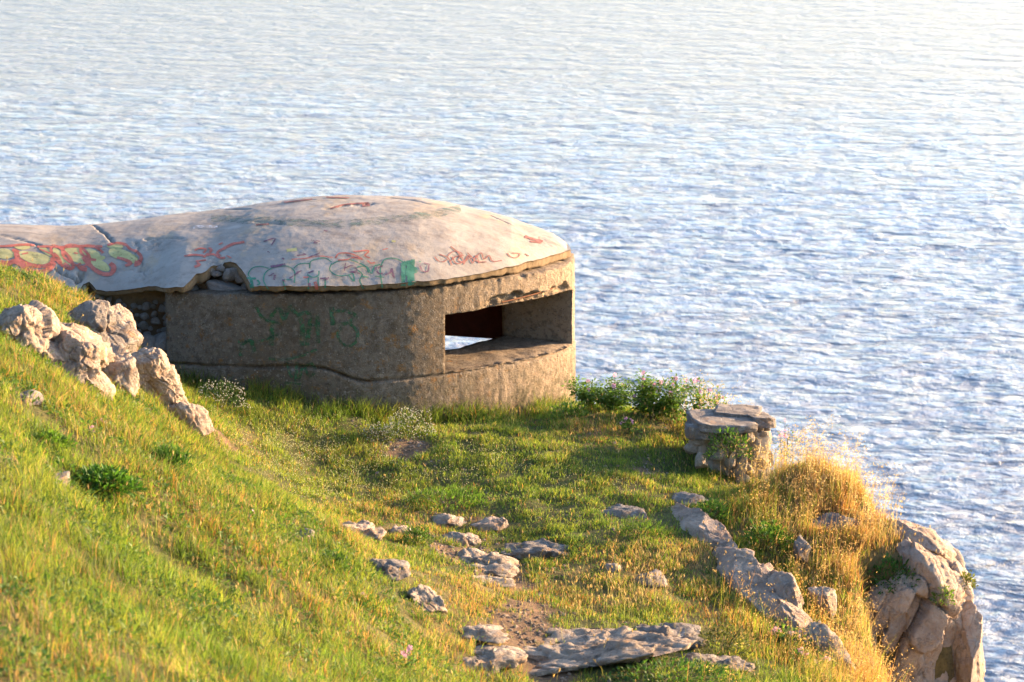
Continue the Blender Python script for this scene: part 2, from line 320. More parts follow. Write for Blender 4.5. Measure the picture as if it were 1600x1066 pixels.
# ------------------------------------------------------------------ sea
def build_sea():
    H = CAM_Z - SEA_Z
    dep = np.linspace(radians(19.2), radians(3.4), 680)
    ds = H / np.tan(dep); ext = ds[-1] * np.geomspace(1.02, 60, 60); near = np.linspace(22, ds[0] * .98, 24)
    ds = np.r_[near, ds, ext]; an = np.tan(np.radians(np.r_[np.linspace(-25, -11.6, 60), np.linspace(-11.5, 11.5, 400), np.linspace(11.6, 25, 60)]))
    D, A = np.meshgrid(ds, an, indexing='ij'); x = (D * A).ravel(); y = D.ravel()
    sp = np.gradient(ds); SP = np.repeat(sp, len(an)); r = np.random.default_rng(5); z = np.zeros(len(x))
    wx = x + 3 * n2(x, y, .05, 41, 2); wy = y + 3 * n2(x, y, .05, 42, 2)
    gust = np.clip(1 + .55 * n2(x, y * 2.2, .022, 43, 3), .6, 1.5) * (1 + .25 * sstep(150, 350, y))
    for k in range(46):
        L = .45 * (3.4 / .45) ** (k / 45); L *= r.uniform(.9, 1.1); th = r.normal(radians(97), radians(42)); kk = 2 * pi / L
        a = .024 / kk * (1.2 if L < 2.5 else .6)
        att = np.clip((L / (SP * 2.2)) - .6, 0, 1)
        ph = kk * (wx * cos(th) + wy * sin(th)) + r.uniform(0, 6.28)
        z += a * att * (np.sin(ph) + .25 * np.sin(2 * ph + 1.2)) 
    taper = sstep(0, .12, 1 - np.abs(np.repeat(an[None], len(ds), 0).ravel()) / an.max()) * sstep(22, 40, y) * sstep(ds[-1], ds[-1] * .5, y)
    z = SEA_Z + z * gust * taper
    me1 = np.stack([x, y, z], 1); q = [grid_quads(len(ds), len(an))]
    V = [me1]; off = len(me1)
    # calm continuation on both sides, behind and to the horizon
    for side in (-1, 1):
        ang = np.tan(radians(25)) * side; d2 = ds; cols = [np.stack([d2 * ang, d2, np.full(len(d2), SEA_Z)], 1)]
        for f in (3, 9): cols.append(np.stack([d2 * ang * f, d2, np.full(len(d2), SEA_Z)], 1))
        V.append(np.stack(cols, 1).reshape(-1, 3)); q.append(grid_quads(len(d2), 3, off, side < 0)); off += len(d2) * 3
    k = 30000.
    v = np.array([(-k, -k, SEA_Z), (k, -k, SEA_Z), (k, 22, SEA_Z), (-k, 22, SEA_Z)]); V.append(v); q.append(np.array([[off, off + 1, off + 2, off + 3]])); off += 4
    V = np.concatenate(V); q = np.concatenate(q)
    # upward normals
    a, b, c = V[q[:, 0]], V[q[:, 1]], V[q[:, 2]]; nz = np.cross(b - a, c - a)[:, 2]; q[nz < 0] = q[nz < 0][:, ::-1]
    mobj('sea', np_mesh('sea', V, quads=q), M_SEA, kind='structure')
build_sea()

# ------------------------------------------------------------------ bunker
bunker = empty('bunker', (-1.6, 30, 0), label='round concrete bunker with cracked domed roof and wide firing slit above the sea', category='bunker')
BL = np.array([-1.6, 30, 0])
def bpart(name, V, mat, tris=None, quads=None, col=None, smooth=True, parent=None, **kw):
    """a part, given in world coordinates, hung under the bunker"""
    me = np_mesh(name, V - BL, tris, quads, col, smooth); return mobj(name, me, mat, parent or bunker, **kw)
RIM = 1.43
_front = [at_z(px, py, RIM)[:2] for px, py in [(258, 456), (330, 459.5), (400, 460.5), (500, 459.5), (580, 457.5), (664, 451.5), (710, 445.5), (755, 439.5), (785, 435), (836, 427), (872, 420), (894, 413), (900.5, 405)]]
_outer = np.array([tuple(p) for p in _front] + [(.62, 30.75), (.2, 31.5), (-.5, 32.0), (-1.5, 32.3), (-2.7, 32.3), (-4.0, 32.1)])
def build_wall():
    n = 460; C = catmull(_outer, n)
    for _ in range(260): C[1:-1] = (C[:-2] + 2 * C[1:-1] + C[2:]) / 4
    key_o = np.array([[-3.35, 28], [-2.2, 27.9], [-.67, 28.2], [0, 28.75], [.63, 29.4], [.67, 30.1], [.2, 31.5], [-.5, 32.0], [-1.5, 32.3], [-4, 32.1]])
    key_i = np.array([[-3.1, 29.0], [-2.3, 28.95], [-1.15, 29.2], [-.62, 29.62], [-.11, 30.35], [0, 30.62], [-.35, 31.1], [-.85, 31.4], [-1.6, 31.55], [-3.9, 31.3]])
    ks = [int(np.argmin(((C - k) ** 2).sum(1))) for k in key_o]; ks[0] = 0; ks[-1] = n - 1
    I = np.stack([np.interp(np.arange(n), ks, key_i[:, j]) for j in (0, 1)], 1)
    for _ in range(8): I[1:-1] = (I[:-2] + I[1:-1] * 2 + I[2:]) / 4
    xs = (np.arange(n)); half = int(np.argmax(C[:, 0]))
    X1, X2 = (693 - 800) / FPX * 28.35, (896.3 - 800) / FPX * 29.55
    s1 = int(np.argmin(np.abs(C[:half, 0] - X1))); s2 = int(np.argmin(np.abs(C[:half, 0] - X2)))
    C[s1, 0] = X1
    I[s1] = (-1.15, 29.2); I[s2] = (-.11, 30.35)
    b1 = int(np.argmin(((I - np.array([-.2, 30.9])) ** 2).sum(1) + 9 * (np.arange(n) < half))); b2 = int(np.argmin(((I - np.array([-1.9, 31.55])) ** 2).sum(1)))
    zl = np.r_[np.arange(-1.0, .0, .05), np.arange(0, RIM + .001, .0165)]; zl[-1] = RIM
    zs, zt = int(np.argmin(np.abs(zl - .56))), int(np.argmin(np.abs(zl - 1.145))); rb, rt = int(np.argmin(np.abs(zl + .4))), int(np.argmin(np.abs(zl - .43)))
    nt_ = 15; nz = len(zl)
    solid = np.ones((n - 1, nz - 1, nt_ - 1), bool); solid[s1:s2, zs:zt, :] = False; solid[b1:b2, rb:rt, :] = False
    S, Z, Tt = np.meshgrid(np.arange(n), np.arange(nz), np.linspace(0, 1, nt_), indexing='ij')
    P = C[S.ravel()] * (1 - Tt.ravel()[:, None]) + I[S.ravel()] * Tt.ravel()[:, None]
    V = np.column_stack([P, zl[Z.ravel()]]); sid, tid, zid = S.ravel(), Tt.ravel(), Z.ravel()
    def vid(a, b, c): return (a * nz + b) * nt_ + c
    pad = np.zeros((n + 1, nz + 1, nt_ + 1), bool); pad[1:-1, 1:-1, 1:-1] = solid; Q = []
    for ax in range(3):
        A = np.moveaxis(pad, ax, 0); lo, hi = A[:-1], A[1:]
        for fl, mk in ((0, lo & ~hi), (1, ~lo & hi)):
            k, u, v = np.nonzero(mk[:, 1:-1, 1:-1]) if True else None
            # k = plane index along ax
            o = [None] * 3
            def idx(du, dv):
                c = [None] * 3; c[ax] = k; r = [i for i in range(3) if i != ax]; c[r[0]] = u + du; c[r[1]] = v + dv; return vid(*c)
            q = np.stack([idx(0, 0), idx(1, 0), idx(1, 1), idx(0, 1)], 1)
            if (ax == 1) ^ (fl == 1): q = q[:, ::-1]
            Q.append(q)
    Q = np.concatenate(Q); used, inv = np.unique(Q, return_inverse=True); Q = inv.reshape(Q.shape)
    V0 = V; V = V[used].copy(); s_, t_, zi = sid[used], tid[used], zid[used]
    # outward normal in plan
    Tn = np.gradient(C, axis=0); Tn /= np.linalg.norm(Tn, axis=1)[:, None]; Nn = np.stack([Tn[:, 1], -Tn[:, 0]], 1)
    arc = np.r_[0, np.cumsum(np.linalg.norm(np.diff(C, axis=0), axis=1))][s_]
    nrm = Nn[s_]; outer = t_ < .001
    z = V[:, 2].copy()
    off = .010 * fbm(V * 1.3, 2) + .006 * fbm(V * 16, 3)
    # pour joint: rough groove, the footing below it a little proud
    zj = .70 + .014 * n2(arc, arc * 0, 3, 4, 4) - .17 * sstep(1.45, 2.05, arc)
    gr = np.exp(-((z - zj) / .012) ** 2) * (1 - .55 * sstep(1.9, 2.3, arc)) * (.55 + .9 * np.clip(n2(arc, z, 3, 6) + .4, 0, 1))
    off = off - .06 * gr + .012 * sstep(zj + .0, zj - .02, z)
    # boards on the right-hand part
    bd = np.floor(arc / .105); hb = np.sin(bd * 91.7) * .5; fr = arc / .105 - bd
    rt_ = sstep(2.7, 3.2, arc)
    off = off + rt_ * (.0035 * hb - .005 * (np.exp(-(fr / .1) ** 2) + np.exp(-((1 - fr) / .1) ** 2)))
    off = np.where(outer, off, .012 * fbm(V * 6, 3))
    # chipped top arris and spalled lintel soffit
    ch = np.clip(fbm(np.column_stack([arc * 7, z * 0, z * 0 + 3]), 4) + .1, 0, 1)
    off = off - outer * .07 * ch * np.exp(-(RIM - z) / .035)
    a1, a2 = arc[s_ == s1][0], arc[s_ == s2][0]
    sp = sstep(a1 + .35, a1 + .7, arc) * sstep(a2 - .02, a2 - .25, arc)
    zz = 1.145 + (.05 + .09 * np.clip(n2(arc, arc * 0, 4, 9) + .45, 0, 1)) * sp
    off = off - outer * sp * .085 * sstep(zz + .012, zz - .012, z) * (z > 1.1) * (1 + .6 * n2(arc, z, 16, 9))
    V[:, :2] += nrm * off[:, None]
    V[:, 2] += np.where((zi == nz - 1), .02 * fbm(V * 5, 3) - .03 * ch * outer, .006 * fbm(V * 12, 2))
    sill = (zi == zs) & (s_ >= s1) & (s_ <= s2); V[:, 2] += np.where(sill, -.006 + .022 * fbm(V * 4 + 5, 3) - .03 * outer * np.clip(fbm(V * 9, 3) + .5, 0, 1), 0)
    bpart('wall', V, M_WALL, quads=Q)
    pl = np.array([(x_, y_, z_) for x_ in (-.86, .02) for y_ in (31.02, 31.05) for z_ in (.44, 1.40)]); pl[:, 1] -= .30 * (pl[:, 0] > 0)
    bpart('rusted_steel_sheet', pl, M_RUST, quads=np.array([(0, 1, 3, 2), (4, 6, 7, 5), (0, 4, 5, 1), (2, 3, 7, 6), (0, 2, 6, 4), (1, 5, 7, 3)]), smooth=False)
    # rusty reinforcing bar showing under the lintel
    k0, k1 = int(s1 + (s2 - s1) * .38), int(s1 + (s2 - s1) * .80)
    pts = [np.array([*(C[k] - Nn[k] * .028), 1.175 + .05 * (k - k0) / (k1 - k0)]) for k in range(k0, k1, 3)]
    tube('reinforcing_bar', pts, .008, M_IRON)
    return C, I, Nn
def tube_geo(pts, r0, r1=None, n=6):
    pts = [np.asarray(p, float) for p in pts]; r1 = r0 if r1 is None else r1; V = []; m = len(pts)
    for i, p in enumerate(pts):
        d = pts[min(i + 1, m - 1)] - pts[max(i - 1, 0)]; d /= np.linalg.norm(d) + 1e-9
        a = np.cross(d, (0, 0, 1) if abs(d[2]) < .9 else (1, 0, 0)); a /= np.linalg.norm(a); b = np.cross(d, a); r = r0 + (r1 - r0) * i / (m - 1)
        for k in range(n): V.append(p + r * (a * cos(2 * pi * k / n) + b * sin(2 * pi * k / n)))
    Q = [(i * n + k, i * n + (k + 1) % n, (i + 1) * n + (k + 1) % n, (i + 1) * n + k) for i in range(m - 1) for k in range(n)]
    return np.array(V), np.array(Q)
def tube(name, pts, r, mat):
    V, Q = tube_geo(pts, r); return bpart(name, V, mat, quads=Q)
WC, WI, WN = build_wall()

# roof shell: plan edges front/back as functions of x, crest from the skyline
def roof_edges():
    f = [at_z(px, py, 1.47)[:2] for px, py in [(262, 455), (330, 457), (400, 457.5), (500, 456.5), (580, 453.5), (664, 448), (755, 434.5), (785, 429), (836, 416), (866, 407), (884, 401), (893, 396)]]
    f = [np.array(p) for p in f]
    left = [np.array(at_z(px, py, z)[:2]) for px, py, z in [(-1100, 470, 1.32), (-300, 470, 1.32), (0, 470, 1.32), (120, 466, 1.32), (200, 466, 1.33), (238, 461, 1.38)]]
    tip = np.array((.625, 30.25)); f = np.array(left + f + [tip])
    b = np.array([(-12, 31.6), (-6, 31.5), (-4.6, 31.6), (-3.6, 32.1), (-2.6, 32.42), (-1.6, 32.5), (-.8, 32.3), (-.1, 31.85), (.35, 31.3), (.56, 30.75), (.625, 30.25)])
    return f, b
def build_roof():
    F, B = roof_edges()
    nu, nv = 560, 190; L = .624 - (-8.2); t = np.linspace(0, 1, nu); 
    xu = .6235 - L * (1 - np.cos(t * pi / 2)) ** 1.0; xu = xu[::-1]          # dense towards the tip
    xu = np.interp(np.linspace(0, 1, nu), [0, .12, .75, 1], [-8.2, -5.0, .0, .6235]); tt = sstep(0, 1, 0)
    k = xu > 0; u = (xu[k] - xu[k][0]) / (xu[k][-1] - xu[k][0]); xu[k] = xu[k][0] + (xu[k][-1] - xu[k][0]) * np.sin(u * pi / 2)
    Fd = catmull(F, 900); Bd = catmull(B, 900)
    yf = np.interp(xu, *np.maximum.accumulate(Fd[np.argsort(Fd[:, 0])], axis=0).T) if False else np.interp(xu, Fd[:, 0], Fd[:, 1])
    yb = np.interp(xu, Bd[:, 0], Bd[:, 1]); mid = (yf + yb) / 2
    wid = np.clip((yb - yf) / 4.0, 0, 1)
    yb_ = yb
    # broken bite in the front edge, above the rubble
    bite = np.array([(283, 0), (292, .10), (300, .20), (312, .24), (322, .34), (345, .40), (360, .36), (372, .24), (383, .10), (392, 0)], float)
    bx = (bite[:, 0] - 800) / FPX * 28.1
    yfb = yf + np.interp(xu, bx, bite[:, 1]) * 1.2
    # second, smaller break by the crack at the far left
    bite2 = np.array([(112, 0), (118, .12), (126, .16), (131, .12), (140, .03), (160, .02), (175, .01), (190, 0)]); yfb = yfb + np.interp(xu, (bite2[:, 0] - 800) / FPX * 28.4, bite2[:, 1])
    rag = n2(xu, xu * 0, 9, 51, 5) * .022 + np.clip(n2(xu, xu * 0, 4, 52, 4), 0, 1) * .05 * sstep(-.4, .1, xu)
    inb = np.interp(xu, bx, (bite[:, 1] > 0) * 1.)
    yfb = yfb + rag * np.clip((yb - yf) / .8, 0, 1) * (1 + inb)
    cs = np.array([(-1600, 345), (-600, 345), (0, 349), (80, 353), (150, 352), (200, 348), (250, 341), (300, 335), (350, 326), (400, 316), (460, 309.5), (520, 307.5), (580, 307), (620, 308), (653, 310), (700, 317), (730, 325), (765, 333), (799, 341.5), (835, 356), (865, 370), (882, 382), (889, 389), (893, 396)], float)
    cx = (cs[:, 0] - 800) / FPX * 30.3; cz = np.array([at_y(a, b, 30.3)[2] for a, b in cs]); crest = np.interp(xu, cx, cz); 
    ker = np.ones(9) / 9; crest = crest - .062 * sstep(-4.2, -2.6, xu) * sstep(.62, .1, xu); crest = np.convolve(np.pad(crest, 4, 'edge'), ker, 'valid')
    ze = np.interp(xu, [-9, -4.0, -3.55, -3.3, .7], [1.32, 1.33, 1.42, 1.47, 1.47])
    thk = .055
    v = np.linspace(-1, 1, nv); v = np.sign(v) * (1 - (1 - np.abs(v)) ** 1.35)
    U, Vv = np.meshgrid(np.arange(nu), v, indexing='ij'); U = U.ravel(); Vv = Vv.ravel()
    y = np.where(Vv < 0, mid[U] + Vv * (mid - yfb)[U], mid[U] + Vv * (yb - mid)[U])
    vv = np.where(Vv < 0, (mid[U] - y) / np.maximum(mid - yf, 1e-3)[U], Vv); vv = np.clip(np.abs(vv), 0, 1)
    x = xu[U]; base = ze[U] + thk; Hh = np.maximum(crest - (ze + thk), 0)[U]
    z = base + Hh * (1 - vv ** 2.5)
    P3 = np.stack([x, y, z], 1)
    z = z + .022 * fbm(P3 * .9, 2) + .006 * fbm(P3 * 3.5, 3) + .003 * fbm(P3 * 14, 2)
    top = np.stack([x, y, z], 1); Q = grid_quads(nu, nv)
    bvh = BVHTree.FromPolygons(top.tolist(), Q.tolist())
    def cast(px, py):
        d = Vector(pray(px, py)).normalized(); h = bvh.ray_cast(Vector((0, 0, CAM_Z)), d); return None if h[0] is None else np.array(h[0])
    def crack(pts, wdt, dpt, rough=.025):
        nonlocal z
        pl = [cast(*p) for p in pts]; pl = np.array([p[:2] for p in pl if p is not None])
        if len(pl) < 2: return
        m = (x > pl[:, 0].min() - .2) & (x < pl[:, 0].max() + .2) & (y > pl[:, 1].min() - .4) & (y < pl[:, 1].max() + .4)
        xm, ym = x[m], y[m]
        d, _ = polydist(xm + rough * n2(xm, ym, 14, 61, 3), ym + rough * n2(xm, ym, 14, 62, 3), pl)
        z[m] -= dpt * np.exp(-(d / wdt) ** 2)
    crack([(146, 352), (156, 360), (165, 366), (172, 374), (176, 379)], .011, .045)
    crack([(0, 366), (22, 372), (40, 377), (62, 384)], .012, .03)
    crack([(88, 418), (98, 427), (112, 432), (124, 438), (128, 450), (124, 462)], .018, .07)
    crack([(124, 425), (127, 434), (120, 440)], .025, .07)
    crack([(212, 378), (217, 386), (210, 398), (222, 408), (220, 418)], .014, .03)
    crack([(228, 373), (260, 371), (282, 373)], .02, .03)
    crack([(150, 392), (172, 388), (196, 390), (215, 400)], .012, .02)
    crack([(190, 424), (206, 420), (224, 424), (226, 436)], .012, .025)
    crack([(325, 332), (350, 328), (386, 327)], .03, .03); crack([(400, 346), (424, 349), (440, 350)], .02, .02); crack([(444, 316), (466, 314), (488, 312)], .02, .02)
    crack([(512, 326), (535, 321), (560, 320), (578, 318)], .05, .02, .06); crack([(610, 309), (640, 312), (668, 318)], .03, .02); crack([(740, 324), (765, 336), (800, 352)], .012, .015)
    # pitted patch at the joint with the passage
    for (a, b, r, dp) in [(238, 380, .10, .035), (250, 383, .09, .03), (224, 430, .10, .03), (222, 420, .07, .03), (340, 408, .1, .04), (566, 320, .10, .012), (842, 372, .07, .012), (708, 395, .10, .006)]:
        p = cast(a, b)
        if p is None: continue
        m = (np.abs(x - p[0]) < .4) & (np.abs(y - p[1]) < .6); dd = np.hypot(x[m] - p[0], (y[m] - p[1]) * .6); z[m] -= dp * np.exp(-(dd / r) ** 2) * np.clip(1.4 * fbm(top[m] * 16, 4) + .5, 0, 1.4)
    top[:, 2] = z
    # under side and broken edge
    bot = top.copy(); bot[:, 2] -= .075 + 0 * z
    g = np.arange(nu * nv).reshape(nu, nv); ed = []
    front = g[:, 0]; back = g[:, -1]; lft = g[0, :]; rgt = g[-1, :]
    V = [top]; Qs = [Q]; off = nu * nv; nr = 5
    fr = [top[front]]; hgt = .048 + .022 * np.clip(n2(xu, xu * 0, 11, 53, 5) + .3, 0, 1) + .05 * inb + .03 * sstep(-.4, .1, xu)
    for j in range(1, nr):
        a = j / (nr - 1); q = top[front].copy(); q[:, 2] -= hgt * a
        q[:, 1] += (.030 * a) + .014 * fbm(np.column_stack([xu * 17, np.full(nu, j * 1.7), xu * 0]), 4); fr.append(q)
    for j in range(1, nr):
        V.append(fr[j])
    idx = [front] + [off + j * nu + np.arange(nu) for j in range(nr - 1)]; off += nu * (nr - 1)
    for a, b in zip(idx[:-1], idx[1:]): Qs.append(np.stack([a[:-1], b[:-1], b[1:], a[1:]], 1)[:, ::-1])
    # underside from the last row of the edge to the back
    ub = top[back].copy(); ub[:, 2] -= .1; V.append(ub); ib = off + np.arange(nu); off += nu
    um = np.stack([xu, mid, ze + .0 + np.maximum(crest - ze - .16, 0.02)], 1); V.append(um); im = off + np.arange(nu); off += nu
    um2 = np.stack([xu, yf + (mid - yf) * .35, ze + np.maximum(crest - ze - .16, .02) * .72], 1); V.append(um2); i2 = off + np.arange(nu); off += nu
    for a, b in ((idx[-1], i2), (i2, im), (im, ib), (ib, back)): Qs.append(np.stack([a[:-1], b[:-1], b[1:], a[1:]], 1)[:, ::-1])
    V = np.concatenate(V); Qs = np.concatenate(Qs)
    bpart('domed_roof', V, M_ROOF, quads=Qs)
    return BVHTree.FromPolygons(V[:].tolist(), Qs.tolist()), xu, yf, bx
ROOF_BVH, RX, RYF, _ = build_roof()

# passage side: rubble masonry under the left part of the roof and in the bite
def stone_mesh(seed, sub=2, flat=.35, rough=.10):
    r = np.random.default_rng(seed); import bmesh
    bm = bmesh.new(); bmesh.ops.create_icosphere(bm, subdivisions=sub, radius=1); V = np.array([v.co[:] for v in bm.verts]); F = np.array([[v.index for v in f.verts] for f in bm.faces]); bm.free()
    for _ in range(9):
        n = r.normal(size=3); n /= np.linalg.norm(n); h = r.uniform(.5, .85); d = V @ n; V = V - np.clip(d - h, 0, None)[:, None] * n
    V = V * (1 + rough * fbm(V * 1.7 + seed, 3)[:, None]); return V, F
_stones = [stone_mesh(100 + k, 2) for k in range(7)]
_stone_me = {}
def rock_mesh(seed, size, sub=5, rough=.22, planes=10, strat=0., stretch=1.):
    """craggy boulder: plane-cut ball, broken again by small facets, with fine relief; in metres"""
    import bmesh
    r = np.random.default_rng(seed); bm = bmesh.new(); bmesh.ops.create_icosphere(bm, subdivisions=sub, radius=1)
    V = np.array([v.co[:] for v in bm.verts]); F = np.array([[v.index for v in f.verts] for f in bm.faces]); bm.free()
    N = V.copy()
    for _ in range(planes + 8):
        n = r.normal(size=3); n[2] *= .8; n /= np.linalg.norm(n); h = r.uniform(.50, .86); d = V @ n; V = V - (np.clip(d - h, 0, None) * .95)[:, None] * n
    V *= np.asarray(size); m = float(np.mean(size)); P = V / m
    # facets: each surface cell is its own tilted chip
    def chips(P, k, amp):
        c = P[r.integers(0, len(P), k)] + r.normal(0, .05, (k, 3)); g = r.normal(0, 1, (k, 3)); o_ = r.uniform(-1, 1, k); Pw = P + .10 * np.stack([noise(P * 4 + q) for q in (0, 5, 9)], 1)
        d = ((Pw[:, None] - c) ** 2).sum(2); ix = d.argmin(1); return amp * (.6 * o_[ix] + ((P - c[ix]) * g[ix]).sum(1) * 1.3)
    off = chips(P, 14, .30 * rough) + chips(P, 60, .12 * rough) + rough * .28 * fbm(P * 1.6 + seed * 1.7, 3)
    w = np.abs(noise(P * 2.4 + seed)); off -= rough * .22 * np.exp(-(w / .05) ** 2)            # joints
    off += rough * .07 * ridged(P * 5 + seed, 4) + rough * .10 * fbm(P * 14, 3)
    off += strat * .05 * np.sign(np.sin(V[:, 2] * 26 / max(m, .2) * .3 + 2 * fbm(P * 1.5, 2)))
    V = V + N * (off * m)[:, None]
    return V, F
def rot3(rx, ry, rz):
    from mathutils import Euler
    return np.array(Euler((rx, ry, rz)).to_matrix())
def build_rubble():
    r = np.random.default_rng(12)
    # core of the passage wall
    nx, nz = 160, 44; xs = np.linspace(-8.2, -3.28, nx); zs = np.linspace(-.3, 1.40, nz); X, Z = np.meshgrid(xs, zs, indexing='ij'); x, z = X.ravel(), Z.ravel()
    y = 28.62 + .10 * fbm(np.column_stack([x * 2.5, z * 2.5, z * 0]), 4) - .05 * sstep(.9, .4, z) + .25 * sstep(-3.55, -3.3, x)
    V = np.stack([x, y, z], 1); V2 = V.copy(); V2[:, 1] = 29.3
    Q = np.concatenate([grid_quads(nx, nz), grid_quads(nx, nz, nx * nz, True)])
    b = np.arange(nx) * nz + nz - 1; Q = np.concatenate([Q, np.stack([b[:-1], b[1:], b[1:] + nx * nz, b[:-1] + nx * nz], 1)])
    rw = bpart('rubble_wall', np.concatenate([V, V2]), M_MORTAR, quads=Q)
    def put(px, py, Y, s, parent, asp=(1, .7, .8), name='stone', mat=M_STONE):
        k = int(r.integers(7)); V, F = _stones[k]
        if (k, mat.name) not in _stone_me:
            me = np_mesh('stone', V, tris=F, smooth=False); me.materials.append(mat); _stone_me[(k, mat.name)] = me
        o = bpy.data.objects.new(name, _stone_me[(k, mat.name)]); link(o, parent); p = at_y(px, py, Y) - BL
        o.location = p; o.scale = (s * asp[0], s * asp[1], s * asp[2]); o.rotation_euler = (r.uniform(-.4, .4), r.uniform(-.5, .5), r.uniform(-.6, .6))
    # small white stones
    done = []
    for _ in range(2600):
        px, py = r.uniform(128, 262), r.uniform(440, 530)
        if py > 452 + (px - 128) * .0 + 80 or py < 462 - max(0, (180 - px)) * .45 + 8: continue
        if px < 200 and py > 480 + (px - 120) * .3: continue
        s = r.uniform(4.5, 11)
        if any(abs(px - a) < (s + c) * .66 and abs(py - b) < (s + c) * .6 for a, b, c in done): continue
        done.append((px, py, s)); put(px, py, 28.52 - (py - 450) * .0008, s / 155, rw, (1.1, .8, .85))
    for px, py, w_, h_ in [(262, 540, 26, 30), (225, 548, 27, 26), (240, 585, 22, 18), (290, 520, 12, 9), (200, 520, 14, 11), (275, 572, 20, 14), (205, 575, 18, 16), (282, 496, 12, 12)]:
        put(px, py, 28.35, 1 / 155 * 1.15, rw, (w_, 26, h_), 'large_stone')
    # infill inside the bite
    bi = bpart('bite_infill', *(lambda V, F: (V * np.array([.52, .45, .25]) + np.array(at_y(336, 450, 28.7)), M_MORTAR, F))(*rock_mesh(9, (1, 1, 1), 4, .3)))
    for px, py, s, asp in [(294, 454, 10, (1, .8, .8)), (310, 438, 9, (1.1, .8, .8)), (328, 423, 10, (1.2, .8, .8)), (346, 420, 9, (1.2, .8, .7)), (364, 424, 9, (1, .8, .9)), (374, 436, 9, (.8, .8, 1.1)), (382, 450, 8, (.8, .8, 1)), (357, 430, 14, (1.1, .8, .9)), (378, 432, 11, (1.3, 1, 1)), (302, 438, 10, (1, 1, .8)), (318, 433, 9, (1, 1, .8)), (300, 450, 13, (1.3, 1, .8)), (350, 451, 20, (2.2, 1, .75)), (336, 428, 10, (1.3, 1, .6)), (386, 442, 8, (1, 1, 1)), (284, 448, 9, (1, 1, .7)), (371, 431, 8, (1, 1, .8)), (322, 431, 8, (1.2, 1, .7)), (275, 452, 8, (1, 1, .7))]:
        put(px, py, 28.3, s / 160, bi, asp)
build_rubble()

# sprayed paint: thin skins lying on the concrete
WALL_BVH = None
def get_bvh(o):
    me = o.data; n = len(me.vertices); co = np.empty(n * 3); me.vertices.foreach_get('co', co); co = co.reshape(-1, 3) + BL
    return BVHTree.FromPolygons(co.tolist(), [tuple(p.vertices) for p in me.polygons])
WALL_BVH = get_bvh([o for o in bunker.children if o.name == 'wall'][0])
def onto(bvh, px, py, lift):
    d = Vector(pray(px, py)).normalized(); h = bvh.ray_cast(Vector((0, 0, CAM_Z)), d)
    if h[0] is None: return None
    n = h[1]; n = n if n.dot(d) < 0 else -n
    return np.array(h[0] + n * lift)
def strokes(name, bvh, lines, mat, lift=.004, label=None):
    V = []; Q = []
    for pts, wd in lines:
        P = catmull(np.array(pts, float), max(4, int(np.linalg.norm(np.diff(np.array(pts, float), axis=0), axis=1).sum() / 2.2))) if len(pts) > 2 else np.array([np.array(pts[0]) + (np.array(pts[1]) - np.array(pts[0])) * t for t in np.linspace(0, 1, 8)], float)
        Tn = np.gradient(P, axis=0); Tn /= np.linalg.norm(Tn, axis=1)[:, None] + 1e-9; N = np.stack([-Tn[:, 1], Tn[:, 0]], 1)
        N[:, 1] *= .75; m = 3; row = None
        for i, p in enumerate(P):
            wl = wd * (.85 + .3 * random.random()) / 2; new = [onto(bvh, *(p + N[i] * wl * (2 * j / (m - 1) - 1)), lift) for j in range(m)]
            if any(q is None for q in new): row = None; continue
            if row is not None and np.linalg.norm(np.array(new[1]) - V[row + 1]) > .25: row = None
            b = len(V); V += new
            if row is not None: Q += [(row + j, row + j + 1, b + j + 1, b + j) for j in range(m - 1)]
            row = b
    if Q:
        kw = {'label': label} if label else {}
        if name in ('graffiti_tag', 'graffiti_smear', 'graffiti_scribble'): kw['kind'] = 'stuff'
        return bpart(name, np.array(V), mat, quads=np.array(Q), **kw)
def fills(name, bvh, blobs_, mat, lift=.004, label=None):
    V = []; Q = []
    for cx, cy, rx, ry, an in blobs_:
        n, m = 26, 6; b0 = len(V); ok = True; L = []
        for j in range(m):
            for k in range(n):
                t = 2 * pi * k / n; rr = (j + .02) / (m - 1) * (1 + .06 * sin(3 * t + cx)); a, b = rx * rr * cos(t), ry * rr * sin(t); an_ = radians(an)
                q = onto(bvh, cx + a * cos(an_) - b * sin(an_), cy + a * sin(an_) + b * cos(an_), lift)
                if q is None: ok = False; break
                L.append(q)
            if not ok: break
        if not ok: continue
        V += L; Q += [(b0 + j * n + k, b0 + j * n + (k + 1) % n, b0 + (j + 1) * n + (k + 1) % n, b0 + (j + 1) * n + k) for j in range(m - 1) for k in range(n)]
    if Q: return bpart(name, np.array(V), mat, quads=np.array(Q), **({'label': label} if label else {}))

P_RED = mat_paint('faded_red_paint', (.40, .10, .065), .66); P_YEL = mat_paint('faded_yellow_paint', (.38, .34, .13), .72); P_GRN = mat_paint('green_paint', (.03, .15, .09), .70)
P_GRD = mat_paint('dull_green_paint', (.025, .085, .03), .50, 26); P_PUR = mat_paint('purple_paint', (.13, .05, .08), .58, 24); P_BRN = mat_paint('brown_paint', (.20, .065, .05), .66, 20)
P_BLK = mat_paint('black_paint', (.04, .035, .035), .55, 26); P_WHT = mat_paint('white_paint', (.6, .6, .6), .45, 20); P_TEAL = mat_paint('washed_green_paint', (.09, .13, .10), .42, 7)
def E(cx, cy, rx, ry, an, a0=0, a1=360, n=14):
    A = radians(an); return [(cx + rx * cos(radians(t)) * cos(A) - ry * sin(radians(t)) * sin(A), cy + rx * cos(radians(t)) * sin(A) + ry * sin(radians(t)) * cos(A)) for t in np.linspace(a0, a1, n)]
R = ROOF_BVH
